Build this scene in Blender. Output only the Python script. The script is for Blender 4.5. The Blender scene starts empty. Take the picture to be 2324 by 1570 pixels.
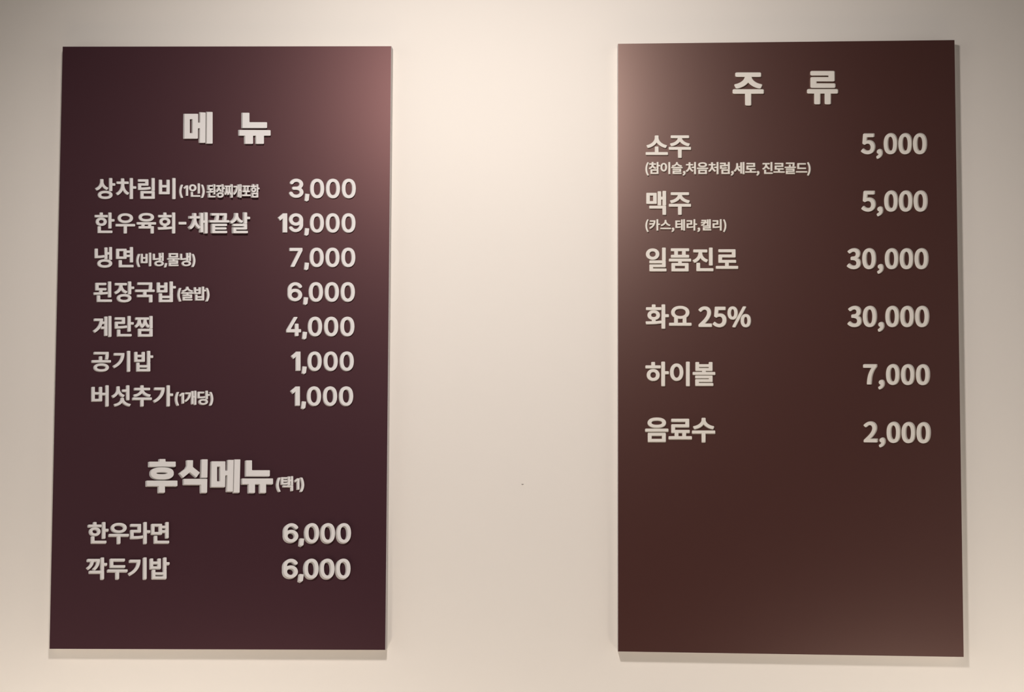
import bpy, math
from mathutils import Vector, Matrix, Euler
from mathutils.geometry import tessellate_polygon

# ------------------------------------------------------------------ camera
PX = 0.0008                 # metres on the wall per photo pixel
W, H, FOC, DIST = 2324, 1570, 3000.0, 2.4
scene = bpy.context.scene
col = scene.collection
cam_data = bpy.data.cameras.new('camera')
cam = bpy.data.objects.new('camera', cam_data)
col.objects.link(cam)
cam_data.sensor_fit = 'HORIZONTAL'
cam_data.sensor_width = 36.0
cam_data.lens = FOC / W * 36.0
cam_data.clip_start = 0.05
CAM = Vector((0, -DIST, 1.5))
ROT = (Matrix.Rotation(math.radians(2.0045), 3, 'Z')
       @ Matrix.Rotation(math.radians(90 + 3.0804), 3, 'X')
       @ Matrix.Rotation(math.radians(0.2142), 3, 'Z'))
cam.matrix_world = Matrix.Translation(CAM) @ ROT.to_4x4()
scene.camera = cam

# ------------------------------------------------------------------ world, lights, exposure
scene.view_settings.view_transform = 'Standard'
scene.view_settings.look = 'None'
scene.view_settings.gamma = 1
scene.view_settings.use_curve_mapping = False
scene.view_settings.exposure = 0.0
world = bpy.data.worlds.new('room_ambient')
scene.world = world
world.use_nodes = True
world.node_tree.nodes['Background'].inputs[0].default_value = (1.0, 0.95, 0.93, 1)
world.node_tree.nodes['Background'].inputs[1].default_value = 1.02


def spot(name, loc, aim, power, angle, blend, radius, colour):
    l = bpy.data.lights.new(name, 'SPOT')
    l.energy = power
    l.spot_size = math.radians(angle)
    l.spot_blend = blend
    l.shadow_soft_size = radius
    l.color = colour
    o = bpy.data.objects.new(name, l)
    col.objects.link(o)
    o.location = loc
    o.rotation_euler = (Vector(aim) - Vector(loc)).to_track_quat('-Z', 'Y').to_euler()
    return o


# track lamp between the two boards (tight core and wide spill), two unseen spots added low down to brighten the lower wall
spot('track_spot_core', (-0.275, -1.40, 2.42), (-0.11, 0, 2.30), 8.4, 40, 1.0, 0.09, (1.0, 0.925, 0.90))
spot('track_spot', (-0.275, -1.40, 2.42), (-0.11, 0, 1.485), 84, 98.9, 1.0, 0.09, (1.0, 0.925, 0.90))
spot('low_fill_spot', (-0.74, -1.12, 0.31), (-0.88, 0, -0.44), 104, 170, 1.0, 0.12, (1.0, 0.915, 0.83))
spot('low_fill_spot', (0.92, -1.12, 0.31), (1.25, 0, -0.17), 84, 170, 1.0, 0.12, (1.0, 0.915, 0.83))

# ------------------------------------------------------------------ materials


def material(name, colour, rough=0.6, spec=0.5, bump=0.0, scale=300, vary=0.0, tint=(1, 1, 1)):
    m = bpy.data.materials.new(name)
    m.use_nodes = True
    nt = m.node_tree
    b = nt.nodes['Principled BSDF']
    b.inputs['Base Color'].default_value = (*colour, 1)
    b.inputs['Roughness'].default_value = rough
    b.inputs['Specular IOR Level'].default_value = spec
    b.inputs['Specular Tint'].default_value = (*tint, 1)
    tc = nt.nodes.new('ShaderNodeTexCoord')
    if bump:
        n = nt.nodes.new('ShaderNodeTexNoise')
        n.inputs['Scale'].default_value = scale
        n.inputs['Detail'].default_value = 3
        bp = nt.nodes.new('ShaderNodeBump')
        bp.inputs['Strength'].default_value = bump
        bp.inputs['Distance'].default_value = 0.001
        nt.links.new(tc.outputs['Object'], n.inputs['Vector'])
        nt.links.new(n.outputs['Fac'], bp.inputs['Height'])
        nt.links.new(bp.outputs['Normal'], b.inputs['Normal'])
    if vary:
        n2 = nt.nodes.new('ShaderNodeTexNoise')
        n2.inputs['Scale'].default_value = 9
        n2.inputs['Detail'].default_value = 4
        mx = nt.nodes.new('ShaderNodeMix')
        mx.data_type = 'RGBA'
        mx.inputs['A'].default_value = (*[c * (1 - vary) for c in colour], 1)
        mx.inputs['B'].default_value = (*[min(1, c * (1 + vary)) for c in colour], 1)
        nt.links.new(tc.outputs['Object'], n2.inputs['Vector'])
        nt.links.new(n2.outputs['Fac'], mx.inputs['Factor'])
        nt.links.new(mx.outputs['Result'], b.inputs['Base Color'])
    return m


M_WALL = material('wall_paint', (0.80, 0.755, 0.68), 0.75, 0.3, 0.06, 180, 0.008)
M_WOOD = material('dark_wood_wall', (0.05, 0.032, 0.026), 0.6, 0.3, 0.05, 60, 0.15)
M_CEIL = material('dark_ceiling_paint', (0.06, 0.055, 0.05), 0.8, 0.2, 0.05, 120, 0.01)
M_FLOOR = material('floor_tile', (0.34, 0.29, 0.25), 0.45, 0.4, 0.05, 40, 0.08)
M_FILM_L = material('satin_dark_maroon_film', (0.041, 0.0165, 0.023), 0.41, 0.53, 0.02, 900, 0.02, (1, .55, .50))
M_FILM_R = material('worn_satin_dark_maroon_film', (0.049, 0.0125, 0.0115), 0.345, 1.9, 0.03, 900, 0.02, (1, .73, .62))
M_CORE = material('white_foam_core', (0.55, 0.52, 0.50), 0.6, 0.3, 0.03, 500, 0.01)
M_LETTER = material('white_foam_letter', (0.72, 0.70, 0.67), 0.55, 0.3, 0.02, 600, 0.01)
M_LETTER_R = material('ivory_foam_letter', (0.75, 0.71, 0.63), 0.55, 0.3, 0.02, 600, 0.01)
M_MARK = material('grey_scuff', (0.35, 0.32, 0.28), 0.8, 0.1, 0.02, 600, 0.02)

# ------------------------------------------------------------------ helpers


def on_plane(x, y, h=0.0):
    """Point of the plane h metres in front of the wall that the photo shows at (x, y)."""
    d = ROT @ Vector(((x - W / 2) / FOC, -(y - H / 2) / FOC, -1.0))
    return CAM + d * ((DIST - h) / d.y)


def link(name, verts, faces, mat, parent=None, loc=(0, 0, 0), smooth=False):
    me = bpy.data.meshes.new(name)
    loc = Vector(loc)
    me.from_pydata([tuple(Vector(v) - loc) for v in verts], [], faces)
    me.materials.append(mat)
    if smooth:
        me.polygons.foreach_set('use_smooth', [True] * len(me.polygons))
    me.update()
    o = bpy.data.objects.new(name, me)
    col.objects.link(o)
    o.location = loc
    if parent:
        o.parent = parent
        o.location = loc - parent.location
    return o


def box(name, lo, hi, mat, **k):
    x0, y0, z0 = lo
    x1, y1, z1 = hi
    v = [(x0, y0, z0), (x1, y0, z0), (x1, y1, z0), (x0, y1, z0), (x0, y0, z1), (x1, y0, z1), (x1, y1, z1), (x0, y1, z1)]
    f = [(0, 3, 2, 1), (4, 5, 6, 7), (0, 1, 5, 4), (1, 2, 6, 5), (2, 3, 7, 6), (3, 0, 4, 7)]
    return link(name, v, f, mat, **k)


# ------------------------------------------------------------------ the room
def structure(o):
    o['kind'] = 'structure'
    return o


wall = structure(box('wall_back', (-3.4, 0, 0), (3.4, 0.12, 2.75), M_WALL))
structure(box('floor', (-3.4, -4.2, -0.1), (3.4, 0.12, 0), M_FLOOR))
structure(box('ceiling', (-3.4, -4.2, 2.75), (3.4, 0.12, 2.85), M_CEIL))
structure(box('wall_front', (-3.4, -4.32, 0), (3.4, -4.2, 2.75), M_WOOD))
# small scuff on the plaster between the boards
c = on_plane(1186, 1099)
vs = [(c.x, -0.0012, c.z)] + [(c.x + 0.0021 * math.cos(a) * (1 + .3 * math.sin(3 * a)), -0.0002, c.z + 0.0010 * math.sin(a))
                              for a in [i * math.pi / 5 for i in range(10)]]
link('paint_fleck', vs, [(0, i + 1, (i + 1) % 10 + 1) for i in range(10)], M_MARK, parent=wall)

# ------------------------------------------------------------------ lettering outlines
# every character: advance width in em, then closed outlines as x, y, x, y ... in thousandths of an em
CHARS = {
    'A': '상차림비한우육회냉면된장국밥계란찜공기버섯추가라깍두채끝살-',
    'B': '()1인된장찌개포함비냉,물술밥당택',
    'N': '0134679,',
    'C': '소주맥일품진로화요하이볼음료수',
    'P': '02357,%',
    'D': '참이슬처음럼세로진골드카스테라켈리(),',
    'T': '주류',
}
OUTLINES = {
    'A': [
[0.92,[779,133,786,92,781,50,762,9,737,-20,696,-49,649,-70,596,-84,531,-93,461,-96,396,-93,337,-85,278,-70,231,-50,190,-21,164,9,147,44,140,86,145,127,161,162,196,203,231,227,278,248,331,262,396,271,466,274,531,271,596,262,649,248,696,227,737,197,763,168],[650,103,641,121,628,133,608,145,578,155,508,166,419,166,378,161,319,144,286,121,277,103,275,86,279,68,296,48,319,33,343,25,419,12,508,12,578,23,608,33,625,43,641,56,650,74],[910,597,911,521,904,509,890,503,784,503,778,500,778,280,774,268,766,261,755,258,666,258,649,266,643,280,643,827,648,839,661,846,672,847,755,847,772,839,778,827,778,615,890,613,902,608],[596,409,598,397,595,392,551,327,543,320,531,316,519,317,478,335,408,379,351,433,314,480,276,421,219,362,178,332,143,312,102,293,84,292,71,297,20,374,23,386,28,392,84,418,119,441,155,472,186,509,208,544,228,592,240,639,244,692,245,786,255,796,266,800,355,800,373,792,378,780,378,686,382,639,393,597,413,556,437,521,464,492,496,465,538,439,590,415]],
[0.92,[918,460,919,384,911,372,897,366,773,366,771,360,771,-75,768,-87,761,-93,750,-98,650,-96,639,-87,636,-75,638,834,646,842,656,846,744,847,761,842,771,831,771,478,897,476,909,472],[576,678,578,601,567,587,550,583,385,583,379,582,377,578,381,484,393,431,410,384,435,337,468,290,503,252,544,219,591,191,597,184,597,172,594,166,545,101,532,95,514,96,473,119,433,148,373,210,345,248,314,304,309,299,274,237,249,201,214,162,180,131,144,104,103,81,85,77,69,84,17,154,16,166,26,177,73,205,112,237,151,278,184,325,208,372,228,425,240,478,244,578,238,583,67,583,50,588,40,601,40,672,44,680,56,688,67,690,238,690,243,695,243,807,246,819,256,827,267,830,350,830,367,826,378,813,379,692,556,690,567,686]],
[0.92,[815,249,817,-63,814,-75,804,-83,792,-86,210,-86,192,-82,184,-75,181,-63,181,243,192,257,210,261,792,261,804,258],[684,149,680,154,674,154,315,153,314,25,321,22,680,22,684,25],[816,831,817,290,812,278,798,271,704,270,687,278,682,290,683,831,692,842,710,846,798,845,810,840],[530,778,531,525,526,513,515,507,504,505,210,505,204,502,204,425,210,422,239,422,392,427,492,435,604,450,619,443,625,431,635,360,628,349,615,343,557,334,398,319,286,314,98,313,78,319,73,325,71,337,71,590,76,602,86,608,98,610,392,610,398,613,398,684,86,686,74,693,69,702,69,772,74,784,86,791,98,792,504,792,521,787]],
[0.92,[816,830,816,-82,807,-94,792,-99,704,-99,686,-91,681,-76,681,830,692,843,710,847,798,846,810,840],[553,753,553,141,550,130,539,121,527,119,104,119,84,124,78,130,75,141,75,747,78,759,86,766,104,770,186,770,198,767,207,759,210,747,210,536,216,532,416,532,419,536,419,747,422,759,439,769,527,770,544,765],[419,424,210,424,210,230,418,230]],
[0.92,[817,15,818,-61,809,-73,796,-78,178,-76,167,-68,163,-61,163,204,172,217,190,222,272,222,284,219,295,210,297,33,302,30,790,30,808,26],[910,533,911,457,902,445,884,440,778,439,778,151,775,139,767,132,755,128,667,128,652,133,646,139,643,151,645,833,655,843,667,846,755,846,772,838,778,827,778,551,890,549,902,544],[545,504,557,468,561,433,557,392,543,354,521,321,490,292,455,271,414,256,367,246,314,243,261,248,220,257,184,271,143,295,116,321,93,357,80,392,76,433,80,468,95,510,114,539,143,567,173,586,225,608,267,616,320,620,372,616,420,605,455,591,493,568,523,539],[423,462,413,480,400,492,367,508,320,515,272,509,238,492,217,468,210,451,208,433,211,410,227,380,241,368,267,356,320,348,367,354,402,372,423,398,430,433],[611,721,611,645,602,633,590,629,49,629,36,633,27,645,26,715,30,727,39,733,55,736,249,736,252,739,252,827,258,839,272,846,361,846,381,839,387,827,387,739,390,736,590,736,602,732]],
[0.92,[894,313,895,237,887,226,875,221,526,219,524,-81,515,-93,499,-98,411,-98,399,-93,390,-81,389,219,46,220,32,225,23,237,24,313,33,325,46,329,869,329,885,325],[793,642,800,590,793,542,774,501,746,466,705,434,652,407,593,389,528,378,458,374,381,378,317,390,264,407,217,430,169,466,141,501,122,542,115,590,121,637,138,678,175,725,211,752,264,778,322,797,387,807,458,811,528,807,593,796,652,778,705,751,746,719,774,684],[658,619,649,637,634,654,611,671,581,685,546,695,505,702,458,704,411,702,369,695,334,685,305,671,287,659,264,632,255,613,253,590,257,566,265,548,281,531,305,513,334,500,369,490,411,483,458,481,505,483,546,490,581,500,611,513,634,531,650,548,660,572,662,595]],
[0.92,[892,395,893,325,889,313,881,307,865,304,682,304,677,301,677,237,682,231,770,231,785,225,792,213,792,-81,783,-93,770,-98,682,-98,670,-95,660,-87,657,-75,657,119,653,124,129,126,122,131,115,142,117,219,123,226,135,230,235,231,239,237,239,301,235,304,47,304,29,312,24,325,25,395,35,407,47,411,865,411,882,407],[543,301,535,304,376,303,374,301,374,237,376,232,382,231,541,232],[795,678,802,631,796,590,776,550,747,518,706,489,653,466,594,451,529,442,453,439,388,442,323,451,259,468,212,488,170,516,141,548,120,590,114,631,121,678,138,713,170,749,212,777,259,797,318,813,388,823,459,826,529,823,594,814,653,799,706,776,746,748,778,713],[660,654,653,666,635,683,612,695,582,706,506,718,412,718,365,713,329,705,300,694,276,679,263,666,254,648,252,631,255,613,276,586,300,572,329,561,412,547,506,547,582,559,612,570,635,583,650,595,661,613,664,631]],
[0.92,[813,831,813,-75,810,-87,805,-92,787,-98,705,-98,693,-96,681,-87,678,-75,678,113,675,122,666,113,652,110,575,99,423,84,275,77,128,74,64,74,46,82,42,90,29,160,31,172,40,180,52,184,240,186,282,190,282,248,223,266,189,284,159,307,138,331,121,360,109,395,106,431,111,472,124,507,143,537,170,563,212,590,252,605,299,615,346,618,399,615,446,605,487,589,524,566,554,537,574,507,587,472,592,431,589,395,577,360,564,337,539,307,508,284,475,267,417,248,417,195,423,193,487,197,652,211,664,207,672,195,675,157,678,184,678,831,688,842,705,847,793,846,805,841],[458,451,444,478,428,491,411,501,375,511,323,511,281,499,253,478,238,448,238,413,253,384,281,362,323,350,375,350,417,362,445,384,459,413,461,431],[649,719,649,648,643,637,628,629,75,629,58,633,48,648,48,719,52,726,64,734,281,736,283,831,293,842,305,846,393,846,411,839,417,825,419,737,628,736,641,731]],
[0.92,[836,139,843,92,836,50,820,15,789,-20,750,-47,703,-68,650,-83,585,-93,514,-96,444,-93,379,-83,326,-68,285,-50,241,-20,210,15,194,50,187,92,194,139,209,170,244,211,279,236,326,257,385,273,444,282,514,285,585,282,650,272,703,257,750,236,789,209,820,174],[703,115,697,127,679,143,632,165,562,177,473,177,426,172,367,154,350,143,332,127,324,109,322,92,326,74,344,50,367,35,397,24,467,12,562,12,632,24,679,45,697,62,704,74,707,92],[836,833,838,280,834,268,826,262,814,259,732,259,719,262,708,274,707,497,703,502,644,502,634,497,634,309,626,298,614,293,526,292,512,297,504,309,503,388,501,380,485,370,397,355,314,347,232,342,97,341,85,342,72,350,68,362,68,750,70,762,79,770,91,774,179,774,191,771,201,762,203,456,209,451,320,457,473,478,485,473,493,462,503,392,504,809,509,820,520,828,532,829,609,829,629,821,634,809,634,615,638,611,697,611,707,615,709,833,714,840,726,845,809,846,826,843]],
[0.92,[840,15,841,-61,832,-73,818,-78,212,-78,201,-76,190,-67,187,-55,187,227,195,239,212,245,301,245,312,240,320,233,324,31,818,30,830,26],[818,833,820,168,817,157,811,151,795,146,712,146,701,148,688,157,685,168,683,386,530,386,530,321,520,310,507,305,95,305,77,309,69,315,66,327,66,745,69,757,74,762,95,768,507,768,522,762,530,751,530,692,536,688,677,688,685,692,685,827,691,839,707,846,795,846,807,843],[397,657,389,661,201,659,201,413,395,412],[685,574,677,579,536,579,530,574,530,498,536,494,683,495]],
[0.92,[845,15,846,-61,839,-71,827,-77,198,-77,186,-72,179,-61,179,198,187,210,204,215,292,215,310,206,314,192,316,31,822,30,833,27],[814,833,815,145,804,133,792,130,704,130,686,138,681,151,681,827,687,839,704,846,792,846,804,843],[589,774,590,698,586,690,574,682,245,679,244,557,245,552,251,551,569,551,586,547,597,533,597,462,592,453,574,444,422,443,418,439,420,362,633,378,645,376,659,362,666,298,662,286,645,277,569,268,345,250,69,244,57,245,45,252,40,262,28,333,39,348,51,352,282,357,283,439,280,443,133,444,122,447,111,457,109,768,114,780,133,788,563,788,580,783]],
[0.92,[780,133,786,92,780,50,761,9,735,-20,696,-48,649,-69,596,-84,531,-93,461,-96,396,-93,337,-85,278,-69,234,-50,191,-20,165,9,146,50,140,92,146,133,162,168,196,206,231,230,278,251,331,265,396,274,466,277,531,274,596,265,649,251,696,230,734,203,764,168],[649,109,643,121,625,137,578,158,508,169,419,169,378,164,319,147,302,137,284,121,278,109,274,92,277,74,288,56,314,37,343,25,419,12,508,12,578,23,608,34,626,44,639,56,650,74,653,92],[910,603,911,527,905,515,890,508,784,508,778,504,776,274,766,265,755,262,666,262,651,268,645,274,643,286,643,827,648,839,661,846,672,847,755,847,772,839,778,827,778,620,784,617,890,617,902,612],[579,768,581,692,575,680,566,674,390,672,382,668,386,615,396,580,415,539,437,507,466,476,502,448,543,424,590,405,598,397,600,392,597,380,555,311,543,305,525,305,484,322,443,343,414,362,378,391,354,415,319,461,278,403,251,374,218,344,184,321,143,297,96,278,78,278,67,286,22,356,21,368,31,379,78,400,123,427,158,456,190,492,213,527,232,568,243,609,247,668,237,672,72,672,55,677,45,692,45,762,52,774,72,780,555,780,566,778]],
[0.92,[789,790,787,607,772,484,776,481,870,481,888,475,896,460,896,395,893,384,882,375,870,373,529,373,526,366,526,254,528,248,770,248,782,245,792,237,795,225,795,-75,788,-91,770,-98,688,-98,670,-94,663,-87,660,-75,659,139,135,141,115,148,109,160,109,231,112,237,123,246,389,248,390,372,41,374,29,381,24,390,24,460,29,473,41,480,53,481,635,482,650,572,656,660,656,690,653,696,147,697,135,702,128,713,128,784,133,795,153,804,765,804,777,801]],
[0.92,[910,625,911,549,902,534,890,529,784,529,778,525,778,331,774,319,758,307,771,302,778,290,778,-63,772,-78,760,-85,749,-86,184,-86,172,-84,160,-77,156,-63,156,284,158,296,166,304,178,308,266,308,283,302,290,290,290,202,296,200,643,202,643,290,650,302,663,307,647,319,643,331,643,825,649,839,660,846,672,847,755,847,772,839,778,825,778,643,784,639,890,639,902,634],[643,90,637,94,296,94,290,90,290,25,296,22,637,22,643,25],[532,784,532,372,525,357,507,350,90,350,78,351,66,358,61,372,61,778,66,793,84,801,166,801,178,800,190,793,195,778,195,672,202,669,396,670,398,672,398,784,406,796,425,801,507,801,524,796],[398,560,390,563,196,561,195,460,202,457,396,458,398,460]],
[0.92,[844,831,844,-81,835,-93,822,-98,734,-98,717,-88,713,-75,713,831,723,842,740,847,822,847,834,842],[661,807,662,-28,658,-43,640,-52,558,-52,546,-50,534,-41,531,-28,530,260,393,261,381,264,368,278,368,331,364,342,319,278,281,234,228,184,175,142,114,101,99,97,81,102,27,166,24,172,24,184,34,194,99,237,155,284,205,337,243,390,276,448,302,513,319,578,324,619,317,624,87,624,75,627,65,637,63,642,63,713,69,725,87,732,446,730,456,725,462,713,454,601,458,596,464,596,528,597,531,601,531,801,535,813,552,823,640,823,652,819],[531,484,522,488,434,488,428,485,414,442,381,369,528,369,531,372]],
[0.92,[818,15,819,-61,810,-73,796,-78,184,-76,171,-67,168,-55,169,215,178,227,196,231,284,230,300,221,304,210,304,33,307,30,796,30,807,27],[910,557,912,480,908,468,902,463,890,459,784,459,778,457,778,162,775,151,766,143,755,140,666,140,652,145,646,151,643,162,645,833,655,843,666,846,755,846,772,839,778,827,778,574,784,569,890,569,902,565],[518,774,520,510,516,498,507,491,496,488,202,488,198,486,197,480,197,392,202,388,225,388,378,394,590,417,603,410,608,398,616,327,609,315,596,309,543,301,384,285,278,281,90,280,71,286,65,292,63,304,63,568,66,582,78,590,90,592,384,592,387,598,387,674,378,679,78,680,67,686,61,698,61,768,66,779,78,786,90,787,496,787,507,784]],
[0.92,[825,254,827,-63,824,-75,817,-81,800,-86,206,-86,188,-83,179,-75,176,-63,176,249,188,264,206,267,800,267,817,262],[694,160,312,161,309,154,309,25,317,22,688,22,694,25],[826,831,827,296,817,282,800,277,717,277,698,284,692,296,692,378,688,385,645,325,629,318,612,321,577,343,537,378,512,407,488,446,464,402,426,354,399,331,370,312,359,309,340,313,287,354,249,402,223,445,200,407,176,378,135,342,96,319,82,319,68,325,21,390,18,402,23,411,61,437,86,460,114,496,130,525,145,560,160,625,162,672,159,675,70,676,53,686,49,696,49,766,59,779,76,784,335,784,359,777,376,784,635,784,647,781,659,766,658,690,647,679,635,676,553,674,553,625,569,554,601,490,625,460,650,437,688,412,692,419,693,831,702,843,723,847,806,847,817,842],[419,672,412,676,370,677,359,683,341,677,300,676,292,672,296,607,309,549,322,513,353,461,359,460,375,484,401,543,415,602]],
[0.92,[789,133,796,92,790,50,770,9,742,-20,701,-48,648,-70,589,-85,524,-93,454,-96,383,-93,324,-85,260,-69,213,-50,171,-23,141,9,123,44,115,86,124,138,140,168,173,203,213,229,260,249,319,264,383,273,454,276,524,273,589,265,648,250,701,228,738,203,771,168],[659,103,649,121,636,133,613,146,583,157,501,170,407,170,330,158,295,145,262,121,252,103,250,86,259,62,277,45,301,33,330,23,407,11,501,11,583,23,633,44,648,57,659,74,661,92],[892,409,891,333,883,323,871,318,54,318,36,322,29,327,25,339,25,409,30,418,42,425,360,427,360,580,366,592,383,600,471,600,489,592,494,580,495,426,866,426,883,421],[788,786,789,650,782,556,764,462,756,450,742,445,648,455,632,468,652,597,654,693,148,694,130,699,124,704,121,715,122,786,130,796,142,801,766,801,778,797]],
[0.92,[818,831,818,-81,811,-92,799,-97,705,-98,687,-89,683,-75,683,831,693,843,711,847,799,846,811,841],[550,737,546,631,528,537,496,442,449,354,393,278,316,201,229,136,123,76,105,71,87,76,38,148,35,154,37,166,46,174,129,219,199,268,264,325,311,380,355,448,384,513,404,584,412,637,411,641,405,642,93,643,81,651,77,660,79,737,87,745,105,749,529,749,540,746]],
[0.92,[820,830,820,-76,817,-88,812,-93,795,-99,706,-99,695,-94,686,-82,686,400,683,403,536,403,527,400,527,147,520,136,512,131,89,129,77,130,65,137,60,153,60,753,65,768,83,776,171,776,183,773,192,765,195,753,197,541,389,541,394,547,394,753,397,765,406,773,418,776,512,774,524,765,527,759,528,512,683,511,686,518,686,824,689,836,706,847,795,847,812,841],[394,430,389,435,383,435,201,435,195,430,195,241,206,237,389,237,394,241]],
[0.92,[876,-6,873,-18,841,-83,830,-92,819,-94,754,-80,707,-66,654,-43,613,-21,571,7,536,38,507,71,501,73,471,40,439,11,389,-23,348,-45,299,-65,248,-82,195,-93,177,-92,165,-83,133,-18,130,-6,136,4,148,10,207,23,260,41,307,64,352,94,384,123,413,160,429,199,438,270,448,278,466,281,548,281,563,276,572,264,572,235,579,194,594,158,624,119,654,93,701,62,748,40,795,24,860,10,871,2],[818,835,819,194,813,185,801,180,707,179,690,188,685,199,684,552,513,553,501,556,488,570,489,646,499,658,513,662,683,663,685,829,689,838,707,847,795,847,807,844],[602,399,600,388,554,320,542,313,524,313,477,334,413,375,356,429,319,478,278,417,224,362,183,331,148,311,107,292,89,291,73,299,30,364,25,376,30,388,36,392,89,417,126,441,160,470,190,505,216,546,235,594,246,641,251,788,260,797,277,802,360,802,378,794,383,782,383,682,387,641,397,599,416,558,438,523,471,486,504,458,542,435,593,411]],
[0.92,[893,283,892,206,888,199,876,192,529,191,525,189,525,-82,516,-94,500,-99,412,-99,400,-94,391,-82,391,189,388,191,47,191,29,199,24,212,24,283,32,294,47,300,865,300,882,296],[814,718,814,647,808,636,800,630,535,628,530,624,532,612,550,577,580,541,615,512,659,486,706,464,765,445,823,434,835,427,841,418,839,406,809,341,800,333,782,329,723,341,670,356,618,377,576,398,529,428,494,457,459,495,423,457,382,424,341,398,294,375,241,354,194,341,135,329,118,332,107,341,75,412,76,421,82,429,94,434,153,446,206,462,259,486,300,511,337,541,367,577,385,612,387,624,376,628,118,630,109,636,103,647,103,718,112,730,129,735,388,735,391,741,391,830,399,841,418,847,500,847,517,841,525,830,525,741,527,736,788,735,806,730]],
[0.92,[913,467,915,391,905,375,887,371,775,371,771,367,771,-74,768,-86,758,-94,746,-97,664,-97,646,-93,639,-86,636,-74,637,832,646,843,658,847,746,847,758,844,767,838,771,826,771,485,781,480,893,480,905,476],[536,738,532,632,514,538,484,449,439,361,381,281,305,203,220,138,118,79,99,74,84,79,32,149,29,161,32,167,120,220,187,268,250,326,299,384,337,443,370,514,391,585,399,638,393,641,87,642,76,649,71,661,73,738,81,746,99,750,511,750,528,745]],
[0.92,[919,471,919,394,910,383,894,378,772,377,771,-76,768,-88,758,-96,747,-99,664,-99,647,-95,640,-88,637,-76,637,824,640,836,647,842,658,847,747,847,763,841,770,831,771,494,773,489,900,487,911,482],[518,747,517,411,505,400,494,398,200,398,195,394,195,236,200,229,382,235,482,244,588,260,603,253,610,241,616,165,605,155,594,152,494,136,388,126,217,119,88,119,70,124,64,130,61,141,61,483,63,494,76,504,88,506,382,506,385,512,385,647,382,655,76,656,64,663,60,671,59,741,63,753,76,762,88,763,494,763,508,759]],
[0.92,[910,590,911,517,904,502,886,496,786,496,778,493,778,288,771,276,759,270,774,258,778,246,778,-77,775,-89,769,-95,751,-100,669,-100,657,-98,646,-89,643,-77,643,152,639,160,163,160,151,163,142,170,138,182,139,252,145,262,157,267,662,270,651,274,645,281,643,293,643,829,650,840,657,845,757,847,769,842,776,835,780,605,886,605,903,599],[594,770,594,693,586,629,572,564,552,505,523,446,486,390,444,340,386,288,369,283,351,289,290,340,285,346,285,358,363,435,394,476,415,511,434,552,449,599,462,670,457,674,337,676,332,635,316,576,295,523,264,470,227,423,185,382,124,335,110,330,92,334,31,393,28,405,33,414,111,476,138,505,163,540,180,572,195,611,208,670,198,674,74,674,58,682,52,693,52,764,63,778,80,782,316,782,333,778,357,782,569,782,586,778]],
[0.92,[894,310,895,234,887,223,875,218,526,216,524,-78,515,-90,499,-95,411,-95,399,-90,390,-78,389,216,46,217,32,222,23,234,24,310,34,321,46,325,869,325,883,322],[778,781,780,704,773,693,758,686,275,685,272,681,272,516,275,510,775,509,787,501,792,493,792,422,781,407,764,403,164,403,146,407,138,416,136,775,146,790,164,794,752,794,769,790]],
[0.92,[847,831,847,-75,844,-87,839,-92,821,-98,739,-98,724,-93,715,-81,715,366,711,372,651,372,649,366,649,-34,645,-43,633,-50,545,-52,525,-46,518,-34,517,160,515,162,474,113,457,110,445,114,409,137,350,190,302,254,280,295,274,298,250,248,229,213,203,178,174,147,143,119,104,93,86,90,68,100,18,166,17,178,27,190,68,219,104,254,135,295,158,337,181,390,197,442,206,495,209,566,204,570,62,570,45,577,38,590,38,660,44,672,62,679,204,679,209,684,209,795,215,807,221,811,239,814,315,814,327,811,338,801,340,684,345,679,486,679,504,672,510,660,510,590,504,577,486,570,345,570,340,566,340,548,344,495,352,448,369,395,390,348,415,307,449,266,481,237,515,214,518,219,519,813,527,823,545,828,627,828,645,819,649,807,649,484,710,482,714,484,715,490,715,831,727,844,745,847,827,846,839,841]],
[0.92,[795,319,795,249,788,239,776,233,265,232,261,225,261,184,265,178,747,178,764,172,772,160,772,96,766,84,754,78,265,76,261,72,261,25,265,19,782,18,794,13,801,2,801,-69,792,-81,776,-86,153,-86,141,-84,129,-75,126,-63,126,313,129,325,135,331,153,336,770,336,786,331],[793,796,790,643,781,566,769,502,776,498,870,498,890,490,895,478,895,407,882,394,865,391,53,391,35,395,27,402,24,413,24,478,29,490,35,494,53,498,276,499,291,554,303,625,311,702,306,704,123,704,112,707,104,713,100,725,101,796,112,808,129,811,418,811,429,809,441,802,445,790,443,690,436,613,416,502,423,498,629,498,634,502,638,519,654,619,659,703,476,704,459,713,454,725,454,790,459,802,470,810,482,811,770,811,783,807]],
[0.92,[778,317,778,100,775,88,769,82,754,77,289,77,287,23,295,19,789,19,804,11,810,0,810,-71,801,-83,783,-88,183,-88,165,-85,157,-77,154,-65,154,158,158,170,165,176,183,179,636,179,644,182,644,223,636,228,170,229,158,235,152,247,152,317,161,329,177,334,754,335,769,329],[910,635,911,558,903,547,889,541,783,541,778,535,778,358,776,347,765,338,754,335,654,337,645,347,643,358,643,823,648,838,660,846,671,847,754,847,771,841,778,829,778,652,783,650,889,650,901,646],[598,464,600,452,597,447,553,382,542,374,524,373,477,391,412,429,354,480,318,526,313,524,271,465,216,411,177,384,142,365,89,344,77,345,65,352,19,429,22,441,29,447,83,470,118,491,154,519,184,552,208,588,230,635,240,676,245,723,245,800,254,811,271,816,354,816,365,813,376,805,379,794,379,729,383,682,395,642,412,605,438,570,466,541,497,517,542,491,589,472]],
[0.347,[328,318,328,242,319,230,308,225,43,225,29,230,20,242,20,318,25,327,37,334,302,335,319,330]],
    ],
    'B': [
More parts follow.
